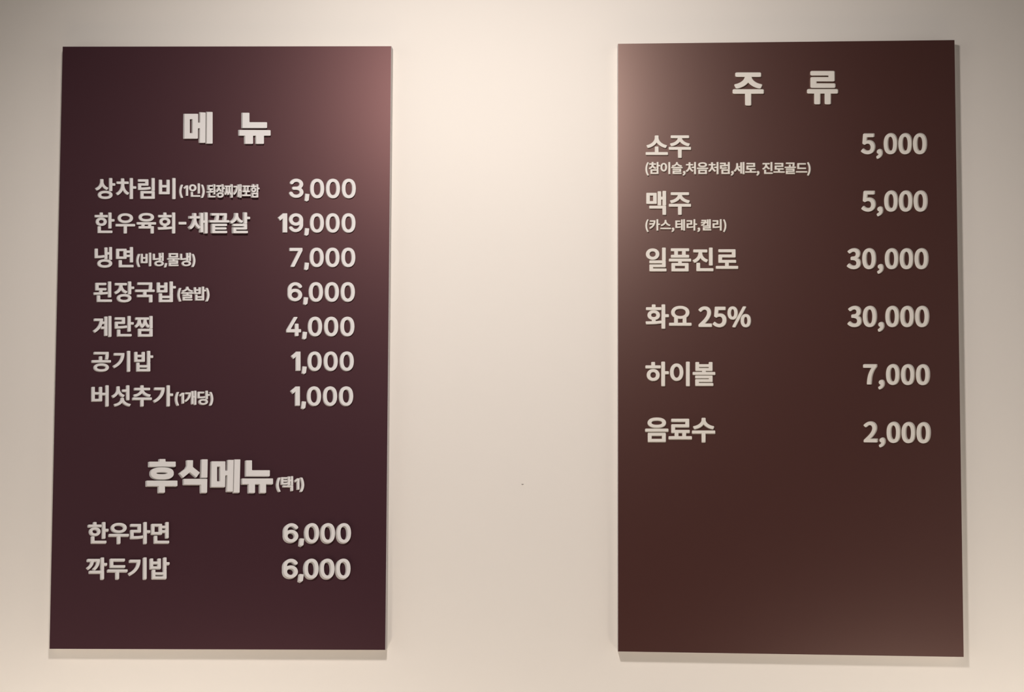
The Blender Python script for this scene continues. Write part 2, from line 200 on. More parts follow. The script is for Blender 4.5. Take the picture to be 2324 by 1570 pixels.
[0.3738,[350,745,351,733,301,616,262,486,242,374,236,280,243,192,263,98,299,-8,352,-131,345,-144,328,-151,234,-150,222,-146,214,-137,174,-61,142,16,117,98,101,174,95,233,93,304,100,386,117,486,144,586,175,669,215,745,228,755,245,758,328,757,339,754]],
[0.3738,[215,627,235,569,256,492,277,363,281,298,279,233,263,121,242,45,221,-14,189,-84,157,-142,145,-149,133,-151,45,-151,27,-143,23,-137,23,-126,75,-8,111,98,132,198,138,298,130,392,107,504,71,621,22,739,29,751,45,757,133,758,151,753,159,745,179,710]],
[0.4368,[375,710,377,-2,374,-8,233,-8,230,557,227,561,121,460,48,551,227,699,233,710]],
[0.92,[848,12,847,-64,835,-75,823,-78,199,-77,187,-70,181,-58,181,236,190,248,211,253,299,253,319,242,322,230,323,30,823,30,839,24],[819,830,820,165,814,154,799,147,699,147,685,154,679,165,680,830,690,842,711,846,799,845,811,840],[552,636,566,589,571,542,566,489,552,446,530,407,499,370,458,338,411,316,364,303,305,298,252,303,199,317,152,340,117,367,82,407,59,448,47,489,41,542,46,589,60,636,83,677,114,712,153,742,199,764,252,778,305,783,364,778,411,765,459,742,498,712,529,677],[422,595,409,618,394,636,376,651,352,662,305,671,282,669,253,659,218,636,203,618,190,595,183,571,180,542,183,512,192,483,217,447,238,430,258,420,282,413,305,411,329,413,358,422,376,431,396,448,410,465,422,489,429,512,432,542,429,571]],
[0.92,[849,12,848,-64,836,-75,824,-78,195,-77,182,-70,176,-58,177,201,189,212,201,215,289,215,312,207,317,195,319,30,819,30,840,24],[818,830,819,148,811,136,795,130,701,130,683,139,678,154,679,830,689,842,713,846,795,846,808,842],[593,771,593,701,588,689,577,682,248,678,247,554,254,551,571,551,589,547,595,542,600,530,600,465,596,454,583,446,571,444,424,444,421,442,421,365,430,362,630,378,648,375,660,367,663,359,669,295,661,283,648,278,571,268,348,251,66,244,54,246,41,254,38,259,25,330,29,342,36,348,54,352,271,355,280,359,280,442,277,444,130,444,118,448,107,459,106,765,113,781,124,787,136,788,566,788,583,783]],
[0.92,[782,136,789,89,782,47,766,12,740,-18,699,-48,652,-69,599,-83,534,-93,463,-96,393,-93,328,-83,275,-69,234,-51,187,-19,160,12,144,47,137,89,142,130,158,165,193,205,228,229,275,250,332,265,393,274,463,277,534,274,599,264,652,250,699,229,739,200,765,171],[647,106,638,124,626,136,605,148,581,157,511,169,422,169,375,164,321,147,289,124,280,106,278,89,281,71,300,47,322,33,346,24,416,12,505,11,580,24,622,43,639,59,646,71,649,89],[914,600,914,530,911,519,905,513,887,508,781,506,781,283,776,271,763,264,752,262,663,262,646,270,640,283,640,824,643,836,652,843,669,847,758,847,775,839,781,824,781,618,893,616,905,612],[583,765,584,689,569,675,558,672,385,671,389,618,400,577,416,541,440,506,469,475,504,447,546,424,593,404,602,394,601,383,558,312,540,304,522,306,444,341,379,389,316,456,283,406,256,377,222,347,187,321,146,298,99,278,81,278,63,287,21,353,17,365,19,371,28,379,78,400,117,424,153,453,185,489,208,524,228,567,240,612,244,665,240,672,69,672,52,677,45,683,42,694,42,759,47,771,58,778,69,780,552,780,571,777]],
[0.92,[829,834,831,-78,825,-90,814,-96,797,-98,714,-98,696,-90,690,-78,689,151,685,153,637,98,620,92,603,94,569,122,543,151,509,204,491,244,485,239,450,170,428,139,401,110,367,85,350,83,338,87,305,116,264,169,226,243,220,241,186,175,144,122,118,98,109,94,91,92,73,101,19,163,15,175,20,184,59,222,85,258,109,304,128,357,140,404,150,463,155,510,156,645,67,648,50,656,45,669,45,734,50,746,61,753,73,755,332,755,356,748,379,755,626,755,644,753,656,746,660,734,660,669,656,657,638,648,558,645,558,510,572,404,585,351,603,304,627,257,656,219,685,191,690,198,690,828,697,840,720,847,809,846,820,842],[420,645,373,647,356,654,338,647,294,645,294,522,302,434,322,345,339,298,356,264,374,298,389,339,410,428,419,516]],
[0.92,[843,834,844,-84,832,-95,815,-98,732,-98,720,-95,708,-84,707,369,703,375,644,375,642,-37,632,-49,620,-52,538,-53,520,-50,511,-43,507,-31,509,810,520,820,538,823,620,823,632,818,641,810,643,487,650,483,703,483,707,487,709,834,720,844,738,847,820,847,832,844],[464,716,461,622,449,539,426,457,391,375,344,298,285,228,209,161,115,100,97,96,79,101,26,163,21,175,22,181,32,191,103,236,158,281,209,334,247,387,279,448,303,510,318,575,323,616,320,622,73,624,62,630,56,639,57,716,67,726,85,730,438,730,456,725]],
[0.92,[821,746,822,669,813,657,797,652,685,652,681,646,681,399,685,396,791,396,809,392,815,387,820,375,819,304,809,294,791,290,532,290,527,287,527,128,538,124,879,123,893,116,899,104,899,34,893,22,883,16,867,14,50,14,27,22,21,34,21,104,27,116,38,122,379,124,387,128,385,289,120,290,109,293,96,304,95,375,103,389,120,396,226,396,233,399,233,651,120,652,102,657,96,663,93,675,93,740,98,751,120,760,791,760,809,757],[539,651,376,651,374,399,379,396,532,396,541,399]],
[0.92,[781,234,781,-66,780,-72,769,-82,752,-86,181,-86,164,-80,156,-72,155,228,158,240,169,248,187,251,752,251,772,246],[641,140,634,144,299,144,294,140,294,28,299,22,640,22],[913,593,914,516,907,504,887,497,787,497,781,493,781,281,775,270,764,264,752,262,664,262,647,269,642,275,640,287,640,828,646,839,658,845,669,847,758,847,774,840,781,828,781,610,787,607,893,606,905,601],[559,499,564,457,560,422,548,387,523,351,498,328,458,304,417,289,369,280,317,277,269,280,222,289,175,306,140,328,111,355,89,387,77,422,73,457,78,499,92,534,113,563,140,588,175,609,217,625,264,635,317,639,369,636,417,626,460,610,499,587,524,563,546,532],[423,481,418,493,402,510,369,528,322,535,275,530,240,514,220,493,213,475,213,440,230,410,258,391,293,382,317,380,364,385,394,399,417,422,425,440,427,457],[615,734,615,663,609,651,593,645,317,642,52,644,29,651,23,663,23,734,28,742,40,749,247,751,250,840,258,848,275,854,364,854,385,846,390,834,390,757,393,751,587,751,606,746]],
[0.92,[818,833,819,-79,813,-91,795,-99,701,-99,684,-91,678,-79,678,827,683,838,689,843,707,847,795,847,807,843],[555,756,556,144,554,132,542,122,524,119,101,119,78,127,74,133,72,144,72,750,77,761,95,770,183,770,201,766,212,756,213,538,215,533,218,532,414,533,417,756,430,767,448,770,530,770,542,767],[416,421,413,425,407,426,224,426,218,426,213,421,213,233,224,228,413,229,416,233]],
[0.92,[840,136,846,94,840,53,820,12,794,-18,753,-47,706,-68,647,-84,582,-93,511,-96,447,-93,388,-85,323,-67,277,-47,235,-17,210,12,190,53,184,94,190,136,206,171,241,211,276,235,323,256,382,273,447,282,517,285,588,281,647,273,706,257,753,236,794,207,823,172],[702,112,692,130,680,141,659,155,629,165,559,177,470,177,400,165,368,153,337,130,327,112,324,94,327,77,337,59,353,45,394,26,429,17,470,12,559,12,629,24,676,45,692,59,702,77,705,94],[840,830,841,283,838,271,833,265,811,259,729,259,717,262,707,271,704,283,704,494,703,500,700,502,638,500,637,312,631,300,617,293,529,292,511,297,502,306,501,312,500,376,482,369,400,356,270,344,94,341,76,345,67,353,65,365,65,753,70,765,76,770,94,774,182,774,194,770,205,759,206,453,211,451,317,457,470,478,482,475,497,465,500,438,501,806,504,818,517,827,535,829,611,829,623,826,634,818,637,806,638,612,700,611,704,618,704,824,708,836,717,843,729,846,811,846,830,841]],
[0.257,[216,101,143,-170,134,-179,122,-183,51,-184,34,-179,24,-170,22,-164,67,107,87,117,187,117,205,113]],
[0.92,[896,449,896,379,890,367,879,361,538,359,528,355,528,314,532,311,762,311,773,309,786,302,791,291,791,91,788,79,783,73,762,67,262,66,261,20,267,17,797,16,813,8,818,-3,818,-68,809,-83,785,-88,150,-88,132,-83,123,-74,122,149,132,163,150,168,644,168,652,173,652,202,644,207,150,207,132,211,122,220,120,232,120,291,125,302,132,307,150,311,379,311,387,314,387,355,379,359,38,361,27,367,21,379,21,449,31,461,50,466,867,466,886,461],[789,802,790,520,783,508,773,503,156,501,138,505,129,514,127,797,132,808,141,814,156,817,762,817,779,812],[650,708,644,711,267,710,266,608,650,608]],
[0.92,[895,455,895,379,891,372,879,365,529,361,528,320,532,314,762,314,779,310,788,302,791,291,791,91,788,79,783,73,762,67,262,66,261,20,267,17,797,16,813,8,818,-3,818,-68,809,-83,785,-88,150,-88,132,-83,123,-74,122,149,132,163,150,168,644,168,652,173,651,208,150,209,132,213,123,220,120,232,120,297,129,308,150,314,385,314,387,361,38,365,25,373,21,385,21,449,26,461,32,466,50,470,867,470,885,466],[849,579,850,567,821,502,809,492,797,489,726,500,679,512,623,532,579,552,532,579,493,608,462,640,456,641,423,608,391,584,338,552,291,531,243,514,179,498,126,489,103,495,96,502,66,573,73,585,85,591,150,602,203,617,250,635,297,661,332,687,363,720,381,755,387,791,388,826,397,837,415,842,503,842,520,837,529,826,530,791,539,749,554,720,585,687,620,661,667,635,715,617,767,602,832,591]],
[0.92,[914,622,914,546,904,534,887,529,781,528,781,328,773,316,756,310,777,299,781,287,781,-66,775,-78,763,-84,752,-86,181,-86,159,-78,153,-66,153,287,157,299,163,303,181,308,263,308,275,306,287,300,293,287,293,204,299,200,634,200,640,204,641,293,646,300,665,310,648,316,640,328,640,828,647,840,669,847,757,847,774,840,781,828,781,640,893,638,904,634],[640,93,299,94,293,93,293,28,299,22,640,22],[534,787,535,369,528,357,516,351,504,350,87,350,75,352,63,359,58,369,58,781,63,793,75,799,93,801,175,801,193,793,198,781,199,669,393,669,395,781,400,793,422,801,510,801,522,798],[395,557,393,562,387,563,199,561,198,457,393,457]],
[0.92,[783,141,789,94,783,53,767,18,738,-17,697,-47,649,-69,596,-83,531,-93,460,-96,396,-93,337,-84,278,-69,231,-48,188,-17,159,18,143,53,137,94,143,141,159,177,190,213,231,241,278,263,331,277,396,287,466,290,531,287,596,277,655,260,702,238,737,212,767,177],[647,118,637,135,624,147,578,169,507,181,419,181,349,169,303,147,290,134,280,118,277,94,280,77,286,65,302,48,323,36,349,25,419,13,507,13,578,25,624,47,637,60,647,77,650,94],[914,594,914,524,907,511,890,503,790,503,782,500,782,289,778,279,766,271,755,269,666,269,646,277,640,289,640,824,643,836,655,844,666,847,755,847,773,841,782,830,784,612,890,612,905,606],[516,765,518,689,513,679,502,672,207,670,202,667,201,453,207,449,237,449,390,455,478,463,566,478,584,478,597,471,603,459,612,394,607,381,596,373,543,363,396,347,290,342,90,341,78,343,66,350,61,365,61,753,63,765,68,771,90,778,490,778,507,773]],
[0.92,[841,234,841,-78,835,-90,818,-98,724,-98,712,-94,702,-84,701,139,695,143,206,143,195,145,183,151,177,163,177,234,186,245,201,251,812,251,832,245],[839,834,841,281,838,269,831,263,812,258,730,258,718,261,707,269,704,281,704,498,695,503,648,503,640,498,640,287,637,275,624,266,530,264,514,269,504,281,504,328,501,335,412,318,289,307,89,305,71,309,63,316,60,328,60,757,62,769,68,775,89,781,436,781,459,774,467,763,467,692,461,681,454,676,436,673,206,673,198,669,198,604,201,602,430,601,448,596,457,581,457,516,454,507,442,498,430,496,201,495,198,492,198,416,330,419,471,438,489,435,501,424,504,434,504,804,506,817,518,826,536,829,612,829,624,827,636,819,640,810,640,616,648,611,695,611,704,616,706,834,718,843,736,846,818,846,830,842]],
    ],
    'N': [
[0.62,[549,547,563,500,575,430,580,347,577,289,568,218,557,171,535,112,511,71,475,30,440,2,393,-20,352,-29,305,-32,252,-26,210,-13,163,14,118,59,98,89,80,124,57,194,43,289,42,400,53,483,78,565,110,625,133,653,158,677,210,709,269,726,310,729,352,726,410,709,440,693,470,671,511,624,532,589],[422,510,401,553,375,583,346,600,310,606,275,600,245,583,219,553,197,506,182,447,176,389,176,306,184,236,197,189,220,142,246,113,275,96,299,91,322,91,346,97,363,105,381,119,399,140,423,189,441,265,445,347,439,442]],
[0.4268,[389,721,391,-14,388,-20,380,-22,221,-21,217,-14,216,527,121,443,115,445,35,545,31,551,32,557,215,708,221,723,380,724]],
[0.6207,[564,568,572,521,570,486,560,451,539,410,515,380,495,362,526,333,554,298,572,262,581,221,581,180,570,139,550,102,522,68,485,39,439,14,397,-1,356,-9,297,-13,244,-8,197,3,162,17,115,44,80,74,53,110,36,145,32,162,34,180,43,198,56,211,74,221,103,225,133,218,156,201,178,162,203,137,244,117,297,108,327,109,356,114,399,133,431,162,440,180,444,198,441,221,429,245,405,268,386,280,333,296,209,299,186,303,168,313,156,324,147,339,143,357,145,374,154,392,168,405,186,414,209,419,333,421,374,433,394,445,421,473,433,504,431,533,417,562,397,582,362,601,321,610,291,609,250,599,227,586,203,565,181,533,162,520,133,513,103,517,86,526,72,539,63,557,60,574,70,604,89,633,111,657,156,690,191,708,233,721,286,730,327,730,374,724,427,707,459,692,494,668,529,633,549,604]],
[0.62,[449,704,450,692,446,684,191,251,193,246,199,245,358,246,360,251,360,433,363,445,376,456,387,458,470,458,482,454,491,445,494,433,494,251,499,245,570,245,582,239,590,221,590,139,582,127,570,122,499,121,494,116,494,-2,487,-16,470,-23,382,-23,366,-14,361,-2,360,116,358,121,46,123,34,130,30,139,30,221,318,710,334,719,429,719,440,714]],
[0.6282,[583,580,585,551,578,533,569,521,544,506,509,502,491,506,473,515,432,562,391,591,368,600,339,605,291,599,250,579,214,545,193,510,179,457,180,441,233,461,274,470,315,473,362,470,403,461,444,446,480,426,516,398,539,374,559,345,577,310,588,268,592,233,588,192,578,157,562,121,537,86,514,62,483,39,441,15,397,0,362,-7,321,-10,274,-7,227,3,191,16,161,33,121,62,93,92,70,127,55,162,40,233,40,439,45,492,66,557,91,601,112,627,162,672,221,704,268,718,303,724,368,723,433,707,491,678,539,639,562,612],[447,268,427,304,409,321,380,339,339,351,315,353,280,348,239,330,221,317,204,298,191,274,183,251,184,210,189,192,206,162,239,132,274,116,297,111,321,110,356,115,397,133,415,147,437,174,452,215,452,245]],
[0.62,[558,704,559,616,557,604,248,-11,242,-17,230,-23,130,-23,118,-19,109,-8,110,10,404,592,395,596,77,597,66,604,60,616,60,698,65,710,83,719,536,719,548,716]],
[0.6282,[572,557,588,486,586,245,575,192,564,162,534,110,509,80,468,44,415,14,350,-6,291,-10,250,-7,191,9,139,36,91,74,53,121,43,145,43,162,49,180,58,192,74,204,103,213,139,209,158,198,197,151,233,126,280,111,321,112,368,129,408,162,434,204,446,239,449,262,450,268,444,273,391,253,356,245,315,242,268,245,233,252,186,269,150,288,115,314,91,339,66,374,50,410,40,445,36,486,40,521,52,562,69,598,90,627,113,651,156,683,186,699,227,714,268,723,309,726,362,721,397,713,438,698,474,678,502,657,536,621,556,592],[440,521,419,557,403,572,374,591,333,604,309,605,274,600,233,583,213,568,198,551,181,521,177,504,177,462,182,445,198,415,215,398,233,384,268,368,291,364,315,363,350,368,391,386,418,410,431,427,445,468,446,498]],
[0.196,[198,125,168,-111,99,-155,17,-124,15,-117,43,142,52,147,187,132,194,130]],
    ],
    'C': [
[0.92,[900,114,901,38,889,22,871,17,48,17,30,22,19,38,20,114,30,126,42,130,384,132,384,332,395,345,413,351,501,351,513,348,525,338,528,326,530,131,871,131,889,126],[861,391,861,379,824,309,813,298,789,294,735,308,671,333,624,356,577,386,527,426,487,467,460,504,454,505,425,467,385,426,336,387,289,357,242,333,183,310,124,294,101,298,89,308,51,385,55,397,65,405,136,425,183,444,234,473,283,511,321,550,353,597,373,644,381,697,383,773,395,785,413,789,501,789,513,787,524,779,530,767,530,697,538,644,558,597,591,550,630,510,679,473,730,444,777,425,848,405]],
[0.92,[896,321,897,238,889,228,877,222,530,221,529,-79,518,-94,501,-100,413,-100,395,-94,387,-85,383,221,48,221,30,227,23,233,19,244,19,315,30,330,48,335,865,335,883,332],[820,774,820,703,815,691,801,683,540,680,542,662,562,621,589,588,625,556,671,527,718,505,771,488,830,475,844,468,848,462,850,450,817,380,807,370,783,365,724,378,671,395,618,417,571,442,525,474,489,506,460,540,389,472,348,444,295,415,248,395,195,378,136,365,115,368,101,380,67,450,69,462,73,468,89,476,148,488,201,506,248,528,291,556,330,590,355,621,375,662,378,680,124,681,113,684,101,691,96,703,96,774,107,787,130,793,789,793,807,789]],
[0.92,[842,243,843,-80,835,-93,817,-101,723,-100,711,-96,701,-86,699,143,694,147,205,147,188,151,175,167,176,243,185,255,200,260,811,261,833,255],[842,832,843,290,840,279,829,269,811,261,723,261,721,267,705,278,702,290,701,502,653,503,648,496,648,296,645,285,635,275,617,271,535,271,517,278,511,285,508,296,508,808,512,820,523,829,541,832,623,832,635,828,644,820,648,808,648,620,653,617,694,617,702,620,702,826,706,837,717,846,729,849,811,849,832,843],[469,755,470,355,465,343,453,335,435,333,88,333,76,335,64,343,59,361,59,749,64,762,76,770,88,772,441,772,458,767],[329,661,200,661,200,447,211,444,329,446]],
[0.92,[821,832,822,367,820,355,805,344,817,332,822,320,822,102,819,91,809,81,791,77,327,77,320,73,320,26,827,24,844,17,853,2,853,-68,850,-75,838,-85,821,-89,209,-89,185,-81,178,-68,178,161,182,173,191,181,209,185,668,185,674,185,678,191,678,226,674,230,197,231,183,238,175,249,175,320,185,336,203,342,694,344,685,347,680,355,677,367,678,832,687,844,709,850,797,850,812,844],[550,679,563,638,568,591,564,549,548,502,526,467,492,432,456,407,409,386,362,375,303,370,250,374,191,389,144,412,115,432,85,462,59,502,45,544,39,591,44,638,57,679,78,714,116,755,150,779,203,802,250,813,303,817,362,812,409,800,456,780,497,750,526,720],[416,638,406,655,390,673,373,685,350,695,303,702,256,694,218,673,202,655,192,638,184,614,182,591,191,549,203,529,217,514,256,492,303,484,333,487,356,493,391,514,407,532,417,549,426,591,424,614]],
[0.92,[897,397,898,320,891,308,877,301,536,300,530,297,530,244,536,240,771,240,783,237,796,226,798,214,798,-62,796,-74,789,-82,765,-89,148,-89,130,-84,121,-74,119,214,121,226,130,235,148,240,383,241,386,244,386,297,377,300,54,300,36,302,26,308,19,320,19,391,24,402,30,408,54,413,865,413,886,408],[655,126,265,128,262,120,263,26,654,25],[819,802,820,726,811,714,795,707,689,707,684,702,685,567,789,565,811,555,817,544,817,473,812,461,801,454,783,451,130,451,111,455,99,467,98,544,107,558,124,565,231,567,230,704,224,707,124,707,113,709,101,717,95,732,96,802,101,811,113,819,130,821,789,821,807,817],[539,702,530,707,377,705,376,567,539,567]],
[0.92,[849,16,850,-60,842,-73,825,-81,213,-81,195,-78,185,-72,179,-60,181,234,189,243,207,249,295,249,307,247,319,239,324,228,325,34,819,33,836,29],[820,834,822,163,817,152,801,142,701,142,683,150,677,163,677,828,689,844,707,849,795,849,807,846],[609,757,610,681,603,669,595,664,577,661,413,661,406,657,410,593,420,557,440,516,464,481,495,449,530,422,572,398,619,379,631,369,632,352,587,281,572,272,554,272,507,289,467,310,401,359,372,388,336,434,301,383,273,352,239,322,201,295,160,273,113,254,95,254,79,263,33,334,32,346,42,359,93,381,136,408,168,434,200,469,227,510,245,552,256,593,260,657,254,661,83,661,66,666,53,681,53,752,60,766,72,773,83,775,577,775,599,769]],
[0.92,[797,767,799,485,789,469,765,463,271,463,265,461,265,367,271,363,789,363,807,359,817,349,820,338,819,267,807,253,789,249,536,249,530,245,530,128,883,124,897,114,901,102,901,32,895,20,883,13,865,11,48,11,25,20,19,32,19,102,23,114,36,123,54,126,383,126,386,132,386,244,383,248,148,249,136,252,125,261,121,273,121,549,124,561,129,567,142,574,154,575,648,575,655,579,654,668,154,669,136,671,125,679,119,691,119,761,124,773,136,781,148,783,765,783,786,779]],
[0.92,[777,832,778,467,890,466,907,461,914,455,919,443,919,373,913,360,896,351,778,349,778,-74,772,-92,760,-99,749,-101,666,-101,649,-98,637,-89,633,-80,631,110,472,88,325,77,54,71,43,72,29,79,21,90,8,161,10,173,25,185,252,190,253,243,249,249,202,263,171,279,133,308,112,332,96,361,85,396,82,426,87,473,100,508,119,538,148,567,178,586,231,608,272,617,325,623,378,617,425,607,466,590,503,567,533,537,554,502,565,473,570,432,567,396,556,361,535,326,513,302,490,284,454,265,402,248,398,243,399,196,490,201,607,215,631,210,634,832,643,844,666,850,754,849,769,843],[422,461,402,488,372,503,325,510,284,504,253,490,232,467,224,443,224,414,238,385,266,363,307,352,349,353,366,356,402,373,421,396,429,432],[627,720,627,649,619,636,602,628,54,627,36,632,29,637,24,649,24,720,31,731,41,737,54,740,249,740,253,743,254,832,265,843,278,848,372,848,390,840,398,826,398,743,402,740,602,739,619,732]],
[0.92,[810,595,818,536,816,506,799,448,783,418,765,395,741,371,700,342,699,136,701,130,871,130,889,125,897,118,901,106,901,36,889,20,871,15,54,15,36,17,24,25,19,36,19,106,23,118,30,125,48,130,218,130,220,136,220,336,217,342,176,371,135,418,118,448,107,477,99,536,105,589,126,642,160,687,201,723,260,755,318,776,383,788,460,793,530,789,595,776,662,753,718,721,760,685,787,648],[554,289,460,282,365,289,365,130,554,131],[671,571,661,595,642,619,615,642,583,658,548,670,507,678,460,681,413,678,371,671,330,657,301,641,280,624,256,595,245,565,241,536,245,506,258,477,276,453,306,430,330,417,365,405,407,397,460,393,501,396,548,404,583,416,613,431,641,453,659,477,672,506,676,536]],
[0.92,[923,461,924,385,913,369,896,363,776,361,774,-86,766,-95,749,-101,660,-101,647,-98,634,-86,632,-74,632,826,635,837,649,847,666,850,749,850,760,847,773,837,776,826,777,479,896,478,913,473],[550,420,563,379,567,332,562,285,549,240,528,202,497,167,460,139,419,119,366,105,313,101,260,106,213,119,172,138,134,167,103,202,81,243,69,285,64,332,68,379,83,426,103,461,134,496,172,525,213,545,260,558,313,563,366,559,419,545,460,524,498,496,528,461],[417,379,405,402,390,420,355,441,319,448,296,446,257,432,226,402,214,379,207,355,207,308,214,285,225,263,255,234,272,224,296,218,337,218,373,232,390,244,405,261,417,285,426,332],[607,690,608,608,598,596,584,591,43,591,25,596,18,602,14,614,14,685,21,696,31,703,43,705,237,705,242,708,242,820,250,832,266,838,360,839,379,832,387,820,387,708,390,706,578,705,596,701]],
[0.92,[821,831,821,-81,815,-93,798,-101,704,-102,687,-96,676,-81,676,831,687,844,710,850,798,849,813,842],[555,578,568,513,573,442,569,372,557,313,533,248,505,201,469,162,422,129,375,111,310,103,257,109,210,126,157,161,117,207,92,248,72,301,56,372,52,442,57,513,70,578,93,636,121,684,154,719,204,754,257,774,316,780,375,772,422,754,471,719,504,684,532,636],[410,572,393,607,369,635,352,648,334,657,310,659,293,657,275,649,251,631,233,607,215,572,204,536,197,495,194,442,197,389,204,348,217,307,236,272,251,252,269,237,293,226,328,225,355,236,375,253,389,272,408,307,421,348,428,389,431,442,428,495,421,536]],
[0.92,[791,295,793,83,788,71,780,65,760,61,265,61,263,59,263,24,271,20,795,20,812,12,820,0,820,-70,814,-82,807,-87,789,-91,154,-91,135,-88,122,-76,120,142,123,153,136,164,154,167,642,167,650,171,650,195,648,199,642,200,142,201,124,209,118,224,118,289,130,304,148,309,760,309,777,306],[790,818,789,506,777,495,760,491,530,490,529,453,536,450,877,449,891,442,898,430,898,359,893,347,885,342,865,337,48,337,30,342,20,353,19,430,26,442,42,449,377,450,385,453,383,490,154,491,142,495,130,504,127,518,127,812,130,823,137,830,160,836,242,836,260,831,270,818,271,753,277,751,642,751,647,753,648,818,660,831,677,836,765,836,781,830],[647,636,642,642,271,642,271,606,277,602,642,602,647,606]],
[0.92,[797,238,798,-68,792,-80,783,-86,765,-89,148,-89,130,-84,121,-74,119,232,123,244,136,252,154,255,765,255,787,249],[655,138,648,142,265,141,262,138,263,26,654,25],[896,397,897,314,887,302,871,297,48,297,30,302,23,308,19,320,19,391,30,406,48,411,865,411,883,408],[800,679,807,638,800,591,783,555,751,520,707,491,660,470,601,455,530,445,454,442,383,445,324,453,260,469,213,489,165,519,136,551,116,591,109,632,116,679,133,714,171,755,207,780,260,802,318,818,383,827,460,830,530,827,601,817,660,801,711,779,753,749,780,720],[655,655,648,668,630,683,583,704,507,716,413,716,336,704,301,692,283,681,268,667,259,649,257,632,265,608,282,591,330,569,413,556,507,556,583,568,613,579,634,591,647,602,657,620,659,638]],
[0.92,[797,767,799,485,789,469,765,463,271,463,265,461,265,367,271,364,789,364,807,360,813,355,820,344,818,266,809,255,795,250,682,249,680,132,683,126,871,126,889,121,897,114,901,102,901,32,895,20,883,13,865,11,48,11,25,20,19,32,19,102,23,114,30,121,48,126,248,128,248,249,148,250,132,255,122,267,121,549,128,567,137,573,154,576,648,576,655,579,654,668,154,669,136,671,125,679,119,691,119,761,124,773,136,781,148,783,765,783,786,779],[537,249,393,249,391,244,391,132,395,126,536,126]],
[0.92,[896,326,897,243,889,233,877,227,530,226,529,-80,518,-95,501,-101,413,-101,395,-95,387,-86,384,226,48,226,30,232,23,237,19,249,21,326,30,336,48,341,865,341,883,337],[856,490,857,479,823,408,813,398,795,393,724,408,677,422,618,448,577,471,532,502,492,537,460,573,428,537,389,503,342,470,295,445,248,425,183,404,130,393,107,398,96,408,61,485,67,496,77,503,148,519,195,535,248,561,293,590,330,624,359,661,378,702,385,743,387,802,399,814,418,818,507,818,524,811,533,796,533,743,540,702,560,661,589,624,627,590,671,561,724,536,771,519,842,503]],
    ],
    'P': [
[0.555,[500,608,521,538,533,461,537,367,533,279,519,191,499,126,473,73,430,19,389,-12,336,-33,277,-40,224,-34,165,-11,118,26,82,73,56,126,37,191,24,273,19,367,23,461,36,544,56,608,82,661,124,714,171,748,224,767,277,773,330,767,389,745,431,714,470,667],[364,555,351,591,336,614,318,632,295,644,277,647,260,644,242,636,225,620,205,591,190,550,180,508,172,444,169,367,172,297,179,232,190,185,206,144,226,114,242,100,260,91,277,88,301,93,318,102,335,120,350,144,364,179,377,232,384,297,387,367,385,438,377,502]],
[0.555,[485,627,497,580,501,527,495,468,478,410,451,351,416,292,373,233,326,178,262,110,267,105,503,106,520,103,532,92,536,80,536,-2,532,-14,520,-23,503,-27,44,-27,26,-22,17,-14,13,-2,13,57,18,68,167,210,226,274,272,333,306,386,331,439,345,486,349,527,347,557,333,598,308,627,291,637,267,643,244,645,226,643,197,634,161,613,114,567,103,561,91,560,71,568,14,624,9,639,14,654,66,704,120,740,185,765,220,771,261,773,308,769,353,757,401,733,437,704,460,674]],
[0.555,[487,650,501,608,505,567,502,526,495,497,483,467,465,438,444,414,414,391,413,385,451,361,481,332,499,308,514,279,526,238,530,197,525,144,509,97,487,61,450,22,413,-3,368,-23,315,-36,262,-40,180,-31,139,-20,74,12,26,50,3,73,-2,85,3,102,56,168,74,174,92,170,150,122,192,101,233,92,280,92,303,97,327,107,354,132,365,150,372,173,375,202,372,226,365,250,354,267,333,287,309,299,274,310,233,316,168,320,152,332,147,344,147,420,156,435,174,443,227,446,268,454,297,465,315,476,330,491,343,514,350,555,348,579,336,608,321,625,297,638,274,644,239,644,192,629,157,608,121,578,97,575,80,585,31,644,25,655,30,673,80,715,133,745,192,765,262,773,309,770,350,761,397,742,433,719,461,691]],
[0.555,[494,744,497,732,496,650,490,638,478,630,219,627,206,491,284,499,331,495,378,483,419,464,455,438,491,397,515,350,527,302,533,238,526,173,510,120,488,79,454,38,410,2,366,-20,313,-35,260,-40,178,-31,137,-19,78,8,25,47,3,67,-3,79,0,97,54,165,72,171,90,167,142,123,184,102,225,92,278,93,319,110,339,126,353,144,367,173,375,202,378,238,375,273,359,320,341,344,307,367,284,373,231,374,195,363,148,336,131,333,113,341,66,370,58,379,55,397,82,744,95,757,113,760,466,760,484,755]],
[0.555,[538,739,537,668,478,586,432,510,397,433,370,357,352,280,338,192,323,-8,312,-22,294,-27,200,-27,182,-23,170,-12,167,4,174,104,184,192,202,286,222,363,252,445,287,521,349,627,47,628,35,631,24,639,18,651,18,733,21,745,34,757,47,760,506,760,523,756,531,751]],
[0.278,[239,90,251,43,249,-22,240,-57,226,-92,212,-116,183,-151,157,-175,127,-195,84,-216,68,-216,57,-212,45,-198,24,-145,24,-127,33,-115,63,-99,87,-80,109,-51,118,-27,90,-16,74,-5,51,25,46,43,44,67,47,84,57,108,74,129,92,140,121,151,151,152,186,144,208,131,225,114]],
